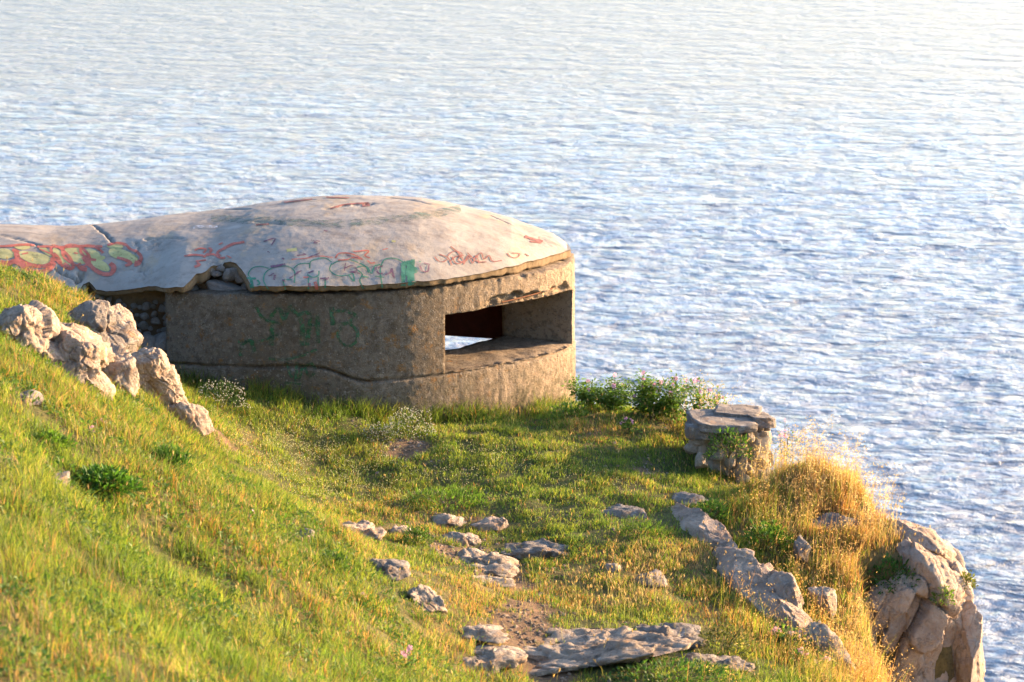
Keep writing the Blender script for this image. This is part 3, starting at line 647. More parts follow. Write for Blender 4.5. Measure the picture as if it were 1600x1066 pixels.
fills('graffiti_fill', R, [(8, 397, 15, 8, 5), (34, 386, 13, 4.5, 5), (54, 403, 26, 9, 12), (72, 393, 16, 4, 35), (96, 403, 20, 6, 47), (119, 399, 19, 11, 28), (144, 397, 15, 6.5, 20), (146, 406, 18, 6, -10), (157, 415, 16, 7, 25), (180, 386, 13, 3.5, 3), (190, 398, 22, 8, 14), (205, 404, 12, 7, 20)], P_YEL, .004, 'yellow filled bubble letters')
strokes('graffiti_outline', R, [(E(54, 402, 29, 14, 12, -20, 200), 8), ([(0, 410), (12, 413), (24, 409), (30, 412), (45, 422), (64, 426), (78, 420), (84, 410)], 10), ([(0, 386), (14, 385), (26, 384), (40, 383), (54, 384)], 5), (E(97, 403, 24, 9, 47), 5), (E(119, 400, 23, 14, 28), 5), ([(100, 412), (108, 419), (106, 422)], 6),
    (E(144, 396, 19, 10, 18, 60, 330), 5), ([(130, 402), (138, 412), (148, 422), (162, 429), (174, 428), (178, 418), (172, 412)], 8), ([(168, 384), (180, 381), (196, 383), (204, 390), (214, 394), (221, 403), (218, 412), (210, 416)], 5), ([(216, 406), (214, 414)], 9), ([(183, 403), (196, 407), (205, 412), (196, 416)], 6), ([(20, 390), (28, 399), (24, 408)], 6), ([(58, 386), (80, 386), (100, 387), (130, 385), (160, 386)], 5),
    ([(122, 413), (128, 420), (136, 422)], 9), ([(34, 398), (44, 396)], 3), ([(116, 396), (122, 397)], 3), ([(84, 396), (92, 404), (96, 412)], 4), ([(62, 390), (74, 395), (84, 399)], 3)], P_RED, .006, 'red outline of the bubble letters')
strokes('graffiti_tag', R, [([(288, 401), (302, 399), (318, 400)], 4), ([(304, 392), (312, 389), (322, 391), (318, 396)], 3), ([(318, 403), (330, 390), (326, 388)], 4), ([(324, 400), (332, 398), (346, 404), (352, 403)], 4), ([(344, 401), (340, 397), (352, 388), (364, 382), (382, 379)], 5), ([(308, 411), (312, 414), (304, 418)], 5), ([(306, 409), (322, 407)], 3), ([(342, 383), (348, 380)], 3), ([(354, 400), (362, 404)], 2),
    ([(524, 404), (528, 398), (540, 396), (556, 400), (566, 406), (552, 403), (544, 406), (528, 407)], 2.6), ([(552, 394), (576, 394), (570, 400), (578, 404)], 2.6), ([(574, 408), (580, 412), (586, 411)], 2.4), ([(456, 406), (480, 404), (496, 401), (520, 403)], 1.8), ([(598, 391), (606, 389)], 1.6), ([(492, 441), (496, 452)], 5), ([(474, 434), (482, 434)], 3)], P_RED, .006, 'faded red tag')
strokes('graffiti_outline', R, [([(396, 450), (393, 436), (388, 430), (394, 420), (406, 417), (420, 420)], 1.8), ([(386, 435), (400, 436)], 4), ([(392, 436), (393, 450)], 4), ([(402, 438), (406, 444), (402, 446)], 3), ([(420, 452), (412, 440), (414, 428), (424, 420), (436, 417), (450, 417), (459, 423), (460, 443)], 2), ([(459, 420), (466, 414), (484, 412)], 2), ([(484, 420), (485, 410), (496, 405), (508, 404), (518, 410)], 2), ([(446, 452), (443, 438), (456, 438)], 2),
    ([(480, 430), (490, 434), (498, 430), (498, 424)], 2.4), ([(482, 452), (482, 434)], 2), ([(497, 433), (497, 452)], 2), ([(508, 434), (508, 450)], 2), ([(518, 412), (515, 422), (524, 430), (540, 431), (552, 428)], 2), ([(518, 414), (530, 408), (548, 407), (560, 411)], 2), ([(545, 431), (553, 440), (552, 429)], 2.6), ([(568, 451), (562, 438), (566, 430), (556, 420), (574, 418), (580, 428), (586, 416), (594, 414)], 2.4), ([(564, 432), (576, 434)], 3), ([(562, 412), (572, 418), (576, 427)], 2.4),
    ([(597, 450), (596, 414), (600, 407), (612, 404), (622, 406), (634, 413)], 2.2), ([(586, 432), (600, 434)], 2)] , P_GRN, .005, 'green outlined letters')
strokes('graffiti_tag', R, [([(630, 412), (630, 446)], 7), ([(638, 408), (640, 446)], 7), ([(645, 406), (644, 444)], 6), ([(634, 420), (646, 442)], 7), ([(630, 410), (650, 424), (634, 430)], 6), ([(655, 409), (657, 410)], 2.5)], P_GRN, .006, 'solid green block of paint')
strokes('graffiti_tag', R, [([(423, 418), (434, 416), (446, 414)], 5), ([(430, 430), (428, 438)], 3.5), ([(420, 432), (428, 428)], 3), ([(452, 436), (458, 432), (470, 424)], 2.5), ([(463, 426), (472, 424)], 2), ([(441, 438), (445, 440)], 4), ([(480, 428), (490, 424)], 2.4), ([(483, 443), (484, 448)], 4), ([(500, 436), (514, 435)], 3), ([(505, 439), (512, 437)], 3), ([(538, 420), (552, 416), (558, 424), (546, 425), (562, 428)], 2), ([(540, 412), (538, 424)], 1.6), ([(602, 430), (610, 426), (612, 420), (614, 430), (616, 436)], 3), ([(586, 418), (592, 428), (598, 428)], 2.4), ([(590, 420), (598, 416)], 2.4),
    ([(656, 416), (660, 424), (668, 425), (670, 415)], 2.6), ([(662, 412), (672, 414)], 2.6), ([(464, 400), (478, 398), (470, 396)], 2), ([(482, 403), (500, 396)], 2), ([(540, 399), (560, 404)], 2), ([(412, 378), (430, 374), (424, 384)], 2), ([(490, 379), (496, 381)], 4), ([(486, 376), (500, 378)], 2), ([(506, 361), (512, 362)], 2.5), ([(418, 394), (422, 396)], 3), ([(441, 404), (444, 406)], 3)], P_PUR, .0065, 'purple scribble')
strokes('graffiti_tag', R, [([(679, 402), (684, 408), (692, 410), (700, 405)], 2), ([(686, 398), (700, 404), (706, 415)], 2), ([(698, 403), (704, 396), (712, 393), (722, 397)], 2), ([(702, 410), (712, 402), (724, 400)], 2), ([(704, 386), (716, 396), (724, 410), (716, 408), (722, 398)], 2), ([(706, 402), (712, 412), (728, 408), (736, 400)], 2), ([(724, 414), (732, 400), (738, 412), (744, 400), (748, 412)], 2), ([(742, 404), (752, 396), (756, 406), (764, 400), (768, 408), (784, 408)], 2), ([(730, 396), (748, 410), (760, 410)], 2),
    ([(792, 396), (798, 402), (808, 403), (812, 398), (800, 396)], 1.8), ([(820, 397), (826, 401)], 1.6), ([(820, 370), (832, 374), (848, 378)], 5), ([(828, 378), (846, 380)], 3), ([(516, 327), (536, 321), (556, 319), (576, 318)], 3), ([(566, 322), (578, 321)], 5), ([(444, 317), (488, 312)], 2.5), ([(510, 309), (546, 310)], 2.2), ([(400, 352), (420, 351)], 3)], P_BRN, .0065, 'brown signature tag')
strokes('graffiti_smear', R, [([(330, 341), (380, 344), (440, 346), (500, 350), (560, 348), (620, 342), (680, 334), (722, 326)], 15)], P_TEAL, .004, 'washed out green stripe')
strokes('graffiti_smear', R, [([(302, 356), (318, 354), (340, 355)], 5), ([(48, 436), (60, 434), (56, 442)], 3)], P_WHT, .004)
strokes('graffiti_smear', R, [([(448, 392), (464, 390)], 6), ([(612, 377), (618, 378)], 4)], P_YEL, .004)
strokes('graffiti_scribble', WALL_BVH, [([(420, 500), (436, 482), (444, 500), (450, 484)], 6), ([(424, 540), (426, 500)], 7), ([(452, 478), (470, 500), (472, 540)], 7), ([(466, 492), (478, 488), (480, 540)], 7), ([(496, 490), (497, 536)], 6), ([(478, 510), (500, 505)], 6), ([(518, 480), (520, 508)], 8), ([(516, 488), (540, 486), (556, 494), (545, 504), (520, 506)], 7), ([(545, 504), (558, 518), (556, 534), (544, 541), (532, 534), (528, 520), (534, 510)], 5), ([(376, 556), (380, 538), (390, 532), (398, 550)], 6), ([(420, 560), (440, 562), (470, 556), (495, 546)], 5),
    ([(448, 566), (456, 590)], 5), ([(464, 566), (462, 596)], 5), ([(474, 570), (466, 596)], 5), ([(482, 566), (478, 580), (486, 588), (492, 576), (486, 566)], 5), ([(440, 520), (410, 532), (372, 534)], 5), ([(400, 480), (412, 498), (440, 506)], 5), ([(444, 598), (470, 600)], 4)], P_GRD, .007, 'dark green lettering on the wall')

# ------------------------------------------------------------------ boulders and ledges
ROCKED = set()
def mark(W):
    zt = T(W[:, 0], W[:, 1]); k = W[:, 2] > zt + .012
    for a, b in zip((W[k, 0] / .045).astype(int) + 500, (W[k, 1] / .06).astype(int)): ROCKED.add((a, b))
def on_rock(x, y):
    a = (x / .045).astype(int) + 500; b = (y / .06).astype(int); G = np.zeros((1400, 1000), bool)
    for q in ROCKED:
        if 0 <= q[0] < 1400 and 0 <= q[1] < 1000: G[q] = True
    return G[np.clip(a, 0, 1399), np.clip(b, 0, 999)]
def rock(label, px, py, wpx, hpx, dep, roll=0, seed=1, mat=M_ROCK, sub=5, rough=.22, Y=None, yaw=0, sink=.0, strat=0, planes=10, cat='rock', group=None, pitch=0, name='boulder'):
    """a rock surveyed by the middle of its outline, half sunk in the ground unless its distance Y is given"""
    auto = Y is None
    if auto: Y = hit(px, py + hpx * .25)[1]
    c = at_y(px, py, Y); k = Y / FPX
    if auto and hpx < 45: c[2] -= hpx * k * .22; dep *= 1.25; wpx *= 1.1
    V, F = rock_mesh(seed, (wpx * k / 2 * 1.2, dep / 2, hpx * k / 2 * 1.25), sub, rough, planes, strat)
    V = V @ rot3(radians(pitch), radians(roll), radians(yaw)).T; mark(V + c)
    o = mobj(name, np_mesh(name, V, tris=F), mat, None, label=label, category=cat); o.location = c
    if group: o['group'] = group
    return o
def rib(label, p0, p1, width, height, seed, mat=M_ROCK, rough=.24, lift=0., sub=6, strat=.3, tilt=0):
    """a long outcrop lying on the slope between two surveyed points"""
    a, b = hit(*p0), hit(*p1); a[2] += lift; b[2] += lift; c = (a + b) / 2; e = b - a; L = np.linalg.norm(e); u = e / L
    s_ = np.cross((0, 0, 1.), u); s_ /= np.linalg.norm(s_); n = np.cross(u, s_); Rm = np.stack([u, s_, n], 1)
    V, F = rock_mesh(seed, (L / 2 * 1.1, width / 2, height / 2), sub, rough, 10, strat)
    # keep the relief at the size of the section, not of the length
    V = V @ rot3(radians(tilt), 0, 0).T @ Rm.T; mark(V + c)
    o = mobj('rock_outcrop', np_mesh('rock_outcrop', V, tris=F), mat, None, label=label, category='rock'); o.location = c; return o
rock('big grey topped boulder with a warm lit blunt nose beside the bunker passage', 146, 520, 150, 96, .9, 18, 11, M_ROCKG, 6, .26, Y=25.7)
rock('pinkish upper knob of rock at the right end of the big left boulder', 188, 518, 56, 80, .5, -10, 14, M_ROCKP, 5, .24, Y=26.0)
rock('pale lumpy boulder with white flecks below the big grey topped boulder', 112, 565, 120, 84, .8, 26, 15, M_ROCKP, 6, .28)
rock('pale brown rock face at the left frame edge half buried in grass', 30, 520, 110, 84, .8, 26, 21, M_ROCKP, 6, .28)
rock('white flecked knob joining the boulders to the rocky rib', 176, 584, 84, 60, .6, 30, 22, M_ROCK, 5, .28)
rock('worn slab of pale rock filling the middle of the left outcrop', 78, 548, 120, 56, .7, 28, 24, M_ROCKP, 5, .24)
rock('low broken shelf of rock at the foot of the left outcrop', 140, 596, 84, 40, .5, 34, 25, M_ROCK, 5, .26)
rib('broad buried base that ties the left outcrop together', (-20, 520), (196, 588), .75, .46, 26, M_ROCKP, .2, .0)
rib('long rocky rib running down from the boulders to the terrace', (180, 570), (290, 658), .50, .48, 31, M_ROCKP, .24, .14)
rib('lowest pointed end of the rocky rib above the terrace', (262, 640), (328, 704), .34, .34, 33, M_ROCKP, .26, .08, 5)
rock('small grey stone lying in the grass at the far left', 42, 620, 42, 22, .3, 8, 36, M_ROCKG, 4)
rock('low knob of pale rock in grass just under the rocky rib', 160, 612, 36, 30, .3, 5, 37, M_ROCKP, 4, .3)
rock('flat grey stone behind the dark green clump on the left slope', 92, 745, 46, 22, .3, 0, 38, M_ROCKG, 4)
rock('small dark stone in grass where the slope meets the terrace', 478, 836, 30, 20, .22, 0, 41, M_ROCKG, 4)
rock('rounded grey stone with white top left of the path', 600, 884, 78, 32, .42, 3, 42, M_ROCKG, 5, .24)
rock('speckled ragged stone just below the rounded grey one', 664, 936, 70, 36, .4, 38, 43, M_ROCK, 5, .34)
rock('flat low ledge at the left start of the rock steps', 555, 828, 110, 22, .5, 3, 44, M_ROCKP, 5, .3)
rock('tawny bump of rock at the top of the rock steps', 622, 828, 34, 20, .25, 0, 45, M_ROCKP, 4, .3)
rock('thin flat stone at the head of the path', 700, 812, 52, 14, .3, 0, 46, M_ROCK, 4, .3)
rock('squarish brown stone at the head of the path', 770, 816, 60, 22, .35, 0, 47, M_ROCKP, 5, .26)
rock('white veined stone lying flat in the upper path', 718, 842, 66, 20, .45, 4, 48, M_ROCK, 5, .34)
rock('long flat grey step stone right of the path', 850, 858, 125, 22, .5, 2, 49, M_ROCKG, 5, .32)
rock('thin grey step stone in the middle of the path', 745, 872, 110, 20, .6, -3, 50, M_ROCK, 5, .34)
rock('pale flat sliver of stone below the middle step', 770, 888, 90, 12, .4, 2, 51, M_ROCK, 4, .34)
rock('narrow white sliver of stone at the lower path', 760, 905, 110, 12, .35, 0, 52, M_ROCK, 4, .34)
rock('low flat stone in grass right of the rock steps', 970, 800, 80, 16, .35, 2, 53, M_ROCKG, 4, .3)
rock('small upright stone in dry grass above the pale barley', 1020, 905, 52, 30, .3, -8, 54, M_ROCKG, 4, .34)
rock('pinkish stone beside the small upright one', 960, 886, 24, 22, .2, 0, 55, M_ROCKP, 4, .3)
rock('long low slab of rock crossing the bottom of the path', 905, 1010, 350, 18, 1.1, -4, 56, M_ROCK, 6, .24, strat=.6)
rock('raised right end of the long slab beside the dark bush', 1040, 992, 120, 16, .6, -3, 57, M_ROCKG, 5, .3, strat=.4)
rock('narrow left tail of the slab near the pink mallow', 745, 1024, 130, 22, .5, 0, 58, M_ROCK, 5, .3)
rock('thin ridge of stone above the long slab', 745, 988, 100, 14, .4, 3, 59, M_ROCK, 4, .34)
rock('flat stone peeping from grass below the long slab', 1110, 1032, 150, 16, .4, 5, 60, M_ROCKG, 5, .3)
# rocky rib right of the terrace
rib('upper part of the long coarse rock rib sloping to the cliff', (1045, 785), (1175, 912), .44, .36, 71, M_ROCKP, .11, .02)
rib('middle part of the long coarse rock rib sloping to the cliff', (1100, 848), (1232, 985), .48, .40, 72, M_ROCKP, .11, .03)
rib('lower part of the long coarse rock rib near the pale flowers', (1168, 918), (1285, 1030), .44, .36, 73, M_ROCKP, .11, .02)
rib('narrow rock tail at the bottom end of the coarse rib', (1240, 990), (1330, 1062), .36, .34, 70, M_ROCK, .24, .05, 5)
rib('second small rib of rock beside the coarse one', (1200, 915), (1236, 975), .36, .40, 75, M_ROCKP, .26, .08, 5)
rock('flat grey cap stone at the top of the coarse rib', 1082, 780, 60, 16, .4, 3, 74, M_ROCKG, 4, .3)
rock('dark pointed stone standing in the golden grass', 1252, 862, 30, 50, .3, -14, 76, M_ROCKG, 4, .28)
rock('weathered stone half hidden among grass under the pointed one', 1288, 940, 50, 60, .4, -18, 77, M_ROCK, 5, .3)
rock('grey ledge peeping out behind the golden grass', 1310, 812, 80, 20, .4, 3, 79, M_ROCKG, 5, .3)
# cliff head
def build_cliff():
    r = np.random.default_rng(41)
    P = catmull([(2.45, 24.35), (2.8, 24.15), (3.1, 24.02), (3.45, 24.0), (3.72, 24.06), (3.92, 24.25), (4.02, 24.6), (3.98, 25.1), (3.78, 25.6), (3.5, 26.1)], 260)
    zt = np.interp(np.arange(260), np.linspace(0, 259, 10), [-.62, -.50, -.40, -.27, -.34, -.46, -.42, -.34, -.40, -.75])
    prof = catmull([(-1.3, .0), (-.9, .10), (-.5, .09), (-.18, .03), (-.02, -.10), (.03, -.45), (.0, -.8), (.07, -1.2), (.05, -1.8), (.2, -3.0)], 200)
    prof = np.concatenate([prof, [(.4, -6.), (.9, -12.), (1.6, -28.)]]); m = len(prof)
    Tn = np.gradient(P, axis=0); Tn /= np.linalg.norm(Tn, axis=1)[:, None]; N = np.stack([Tn[:, 1], -Tn[:, 0]], 1)
    for _ in range(60): N[1:-1] = (N[:-2] + N[2:]) / 2
    V = np.zeros((260, m, 3)); V[..., :2] = P[:, None] + N[:, None] * prof[None, :, :1]; V[..., 2] = zt[:, None] + prof[None, :, 1]
    V = V.reshape(-1, 3); pn = np.gradient(prof, axis=0); pn = np.stack([-pn[:, 1], pn[:, 0]], 1); pn /= np.linalg.norm(pn, axis=1)[:, None]
    D = np.zeros((260, m, 3)); D[..., :2] = N[:, None] * pn[None, :, :1]; D[..., 2] = pn[None, :, 1]; D = D.reshape(-1, 3)
    def facets(k, amp, tilt, sz):
        c = V[r.integers(0, 260 * 200, k)]; g = r.normal(0, 1, (k, 3)); o_ = r.uniform(-1, 1, k); W = V + sz * .5 * np.stack([noise(V * 2.5 / sz * .4 + q) for q in (0, 5, 9)], 1); out = np.zeros(len(V)); gap = np.zeros(len(V))
        for a in range(0, len(V), 20000):
            d = ((W[a:a + 20000, None] - c) ** 2 * np.array([1, 1, .45])).sum(2); ix = d.argmin(1); ds = np.sqrt(np.partition(d, 1, axis=1)[:, :2]); gap[a:a + 20000] = ds[:, 1] - ds[:, 0]; out[a:a + 20000] = amp * o_[ix] + tilt * ((V[a:a + 20000] - c[ix]) * g[ix]).sum(1)
        return out, gap
    f1, g1 = facets(34, .07, .16, .6); f2, g2 = facets(420, .022, .16, .2)
    off = f1 + f2 - .09 * np.exp(-(g1 / .025) ** 2) - .012 * np.exp(-(g2 / .012) ** 2) + .025 * fbm(V * 6, 4) + .010 * ridged(V * 20, 3)
    V = V + D * off[:, None]; mark(V)
    c0 = np.array([3.5, 24.4, -1.]); o = mobj('cliff_face', np_mesh('cliff_face', V - c0, quads=grid_quads(260, m, 0, True)), M_ROCKP, None, label='steep warm lit limestone cliff face falling to the sea at lower right', category='cliff'); o.location = c0
build_cliff()
rock('brown cracked crest of rock above the cliff face', 1438, 842, 130, 36, .8, 26, 182, M_ROCKP, 5, .2, Y=24.8, planes=8)
rock('outermost tall rock pillar of the cliff', 1514, 1050, 66, 280, .8, -2, 95, M_ROCKP, 6, .12, Y=24.35, planes=14)

# ------------------------------------------------------------------ ruined masonry pier
def build_pier():
    base = hit(1150, 752); Y0 = 26.9; root = empty('masonry_pier', (2.05, 27.2, -.1), label='broken stub of pale rubble masonry with flat grey cap at the cliff edge', category='ruined pier')
    O = np.array([2.05, 27.2, -.1]); r = np.random.default_rng(77)
    k = Y0 / FPX
    # cap: layered slab pieces
    def slab(px, py, Y, w_, d_, h_, sd_, roll=0, yaw=0):
        import bmesh
        n = 26; bm = bmesh.new(); bmesh.ops.create_cube(bm, size=2); bmesh.ops.subdivide_edges(bm, edges=bm.edges[:], cuts=14, use_grid_fill=True); V = np.array([v.co[:] for v in bm.verts]); F = np.array([[v.index for v in f.verts] for f in bm.faces]); bm.free()
        a = np.arctan2(V[:, 1], V[:, 0]); m = np.maximum(np.abs(V[:, 0]), np.abs(V[:, 1])); rr = np.hypot(V[:, 0], V[:, 1]); f = 1 - .18 * (rr / np.maximum(m, 1e-6) - 1) * 1.6 * m
        V[:, :2] *= f[:, None]; V = V * np.array([w_ / 2, d_ / 2, h_ / 2]); P = V * 3 + sd_
        V[:, :2] *= (1 + .12 * fbm(np.column_stack([P[:, :2], P[:, 2] * 3]), 4))[:, None]; V[:, 2] += .02 * fbm(V * 6 + sd_, 4); V[:, :2] += .015 * fbm(V * 16, 3)[:, None]
        V = V @ rot3(0, radians(roll), radians(yaw)).T + at_y(px, py, Y) - O
        return mobj('cap_slab', np_mesh('cap_slab', V, quads=F), M_ROCKG, root)
    co = slab(1144, 722, 27.28, .66, .62, .68, 31, 0, 14); co.name = 'core'; co.data.materials[0] = M_STONEL
    cv = np.empty(len(co.data.vertices) * 3); co.data.vertices.foreach_get('co', cv); mark(cv.reshape(-1, 3) + O)
    slab(1128, 658, 27.15, .62, .75, .07, 3, 2, 8); slab(1152, 644, 27.4, .46, .45, .05, 8, 2, -10); slab(1180, 654, 27.3, .26, .5, .09, 12, 5, 20); slab(1100, 672, 27.0, .36, .35, .11, 15, 0, 5)
    def st(px, py, w_, h_, Y, roll=0):
        V, F = _stones[int(r.integers(7))]; key = ('pier', id(V)); kk = Y / FPX
        me = _stone_me.get(key)
        if me is None: me = np_mesh('stone', V, tris=F, smooth=False); me.materials.append(M_STONEL); _stone_me[key] = me
        o = bpy.data.objects.new('stone', me); link(o, root); o.location = at_y(px, py, Y) - O; o.scale = (w_ * kk * .62, .09, h_ * kk * .62); o.rotation_euler = (r.uniform(-.15, .15), radians(roll), radians(48) + r.uniform(-.2, .2)); o.location[1] += max(0, px - 1152) / 50 * .22
    for a in [(1156, 724, 20, 46, 26.86, 4), (1178, 700, 15, 44, 26.9, 0), (1197, 694, 14, 40, 27.0, 2), (1168, 686, 16, 20, 26.9, 10), (1185, 672, 16, 18, 27.0, -8), (1198, 668, 13, 16, 27.1, 0), (1166, 672, 13, 16, 26.95, 0), (1172, 738, 16, 18, 26.84, 0), (1189, 728, 16, 26, 26.9, 0), (1201, 724, 12, 30, 27.0, 0), (1188, 746, 18, 14, 26.84, 0), (1152, 696, 10, 12, 26.9, 0), (1177, 720, 12, 12, 26.86, 0), (1190, 684, 10, 10, 26.9, 0), (1096, 722, 28, 28, 26.75, 10), (1078, 700, 20, 16, 26.9, 0), (1120, 712, 22, 18, 26.85, 0), (1138, 720, 16, 22, 26.82, 0), (1090, 688, 30, 18, 26.95, 0), (1160, 750, 18, 14, 26.8, 0), (1202, 748, 12, 16, 26.95, 0)]:
        st(*a)
build_pier()

# ------------------------------------------------------------------ grass and plants
def blades(P, h, wd, lean, az, col, tipcol=None, bend=.5):
    """P Nx3 roots; returns verts, tris, colours: each blade tapers over two segments"""
    n = len(P); dx, dy = np.cos(az), np.sin(az); fa = az + rng.uniform(-1.2, 1.2, n) + pi / 2; wx, wy = np.cos(fa) * wd / 2, np.sin(fa) * wd / 2
    L = lean * h; m = P.copy(); m[:, 0] += dx * L * .3; m[:, 1] += dy * L * .3; m[:, 2] += h * .55
    t = P.copy(); t[:, 0] += dx * L; t[:, 1] += dy * L; t[:, 2] += h * (1 - .35 * np.clip(lean, 0, 1.5) * bend)
    off = np.column_stack([wx, wy, np.zeros(n)])
    V = np.stack([P - off, P + off, m + off * .85, m - off * .85, t], 1).reshape(-1, 3)
    b = (np.arange(n) * 5)[:, None]; F = np.concatenate([b + [0, 1, 2], b + [0, 2, 3], b + [3, 2, 4]], 0)
    tc = col if tipcol is None else tipcol
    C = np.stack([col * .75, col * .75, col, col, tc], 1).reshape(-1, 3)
    return V, F, C
class Bag:
    def __init__(s): s.V = []; s.F = []; s.C = []; s.n = 0
    def add(s, V, F, C): s.V.append(V); s.F.append(F + s.n); s.C.append(C); s.n += len(V)
    def mesh(s, name): return np_mesh(name, np.concatenate(s.V), tris=np.concatenate(s.F), col=np.concatenate(s.C), smooth=False)
def leaves(P, D, L, W, col):
    """P centres, D unit directions; folded lance leaf of two triangles each side"""
    n = len(P); up = np.array([0, 0, 1.]) + rng.normal(0, .35, (n, 3)); S = np.cross(D, up); S /= np.linalg.norm(S, axis=1)[:, None] + 1e-9; Nn = np.cross(S, D)
    L = L[:, None]; W = W[:, None]; a = P; b = P + D * L * .5 + S * W / 2 + Nn * W * .18; c = P + D * L + Nn * (-L * .12); d = P + D * L * .5 - S * W / 2 + Nn * W * .18; e = P + D * L * .5
    V = np.stack([a, b, c, d, e], 1).reshape(-1, 3); q = (np.arange(n) * 5)[:, None]; F = np.concatenate([q + [0, 1, 4], q + [1, 2, 4], q + [2, 3, 4], q + [3, 0, 4]]); C = np.repeat(col, 5, 0)
    return V, F, C
def diamonds(P, L, W, az, tilt, col):
    """seed heads / spikelets: thin crossed spindles"""
    n = len(P); D = np.column_stack([np.cos(az) * np.sin(tilt), np.sin(az) * np.sin(tilt), np.cos(tilt)]); S = np.column_stack([-np.sin(az), np.cos(az), np.zeros(n)]); N = np.cross(D, S); L = L[:, None]; W = W[:, None]
    V = np.stack([P, P + D * L * .45 + S * W / 2, P + D * L, P + D * L * .45 - S * W / 2, P + D * L * .45 + N * W / 2, P + D * L * .45 - N * W / 2], 1).reshape(-1, 3)
    q = (np.arange(n) * 6)[:, None]; F = np.concatenate([q + [0, 1, 2], q + [0, 2, 3], q + [0, 4, 2], q + [0, 2, 5]]); return V, F, np.repeat(col, 6, 0)

G1 = np.array([.125, .20, .026]); G2 = np.array([.26, .27, .045]); G3 = np.array([.055, .10, .018]); STRAW = np.array([.42, .285, .135]); ORG = np.array([.36, .155, .045]); PALE = np.array([.50, .38, .23])
# points inside which nothing grows: the bunker, its passage, big rocks stay on top anyway
def footprint(x, y):
    import itertools
    P = WC; ins = np.zeros(len(x), bool); j = len(P) - 1
    for i in range(0, len(P), 4):
        xi, yi = P[i]; xj, yj = P[j]
        with np.errstate(divide='ignore', invalid='ignore'):
            c = ((yi > y) != (yj > y)) & (x < (xj - xi) * (y - yi) / (yj - yi + 1e-12) + xi)
        ins ^= c; j = i
    return ins | ((x < -3.2) & (y > 28.45) & (y < 31.6))
def scatter(n, x0, x1, y0, y1, margin=320):
    x = rng.uniform(x0, x1, n); y = rng.uniform(y0, y1, n); z = T(x, y)
    px, py = proj(np.stack([x, y, z], 1)); k = (px > -margin) & (px < 1600 + margin) & (py < 1066 + 130) & (edge_sd(x, y) < .45)
    k &= ~footprint(x, y); x, y, z = x[k], y[k], z[k]; k = ~(on_rock(x, y) & (rng.random(len(x)) < .93)); return x[k], y[k], z[k]
def tex(x, y, base1, base2, seed, sc=1.5):
    t = np.clip(.5 + .9 * n2(x, y, sc, seed, 3) + rng.normal(0, .22, len(x)), 0, 1)[:, None]; return base1 * (1 - t) + base2 * t

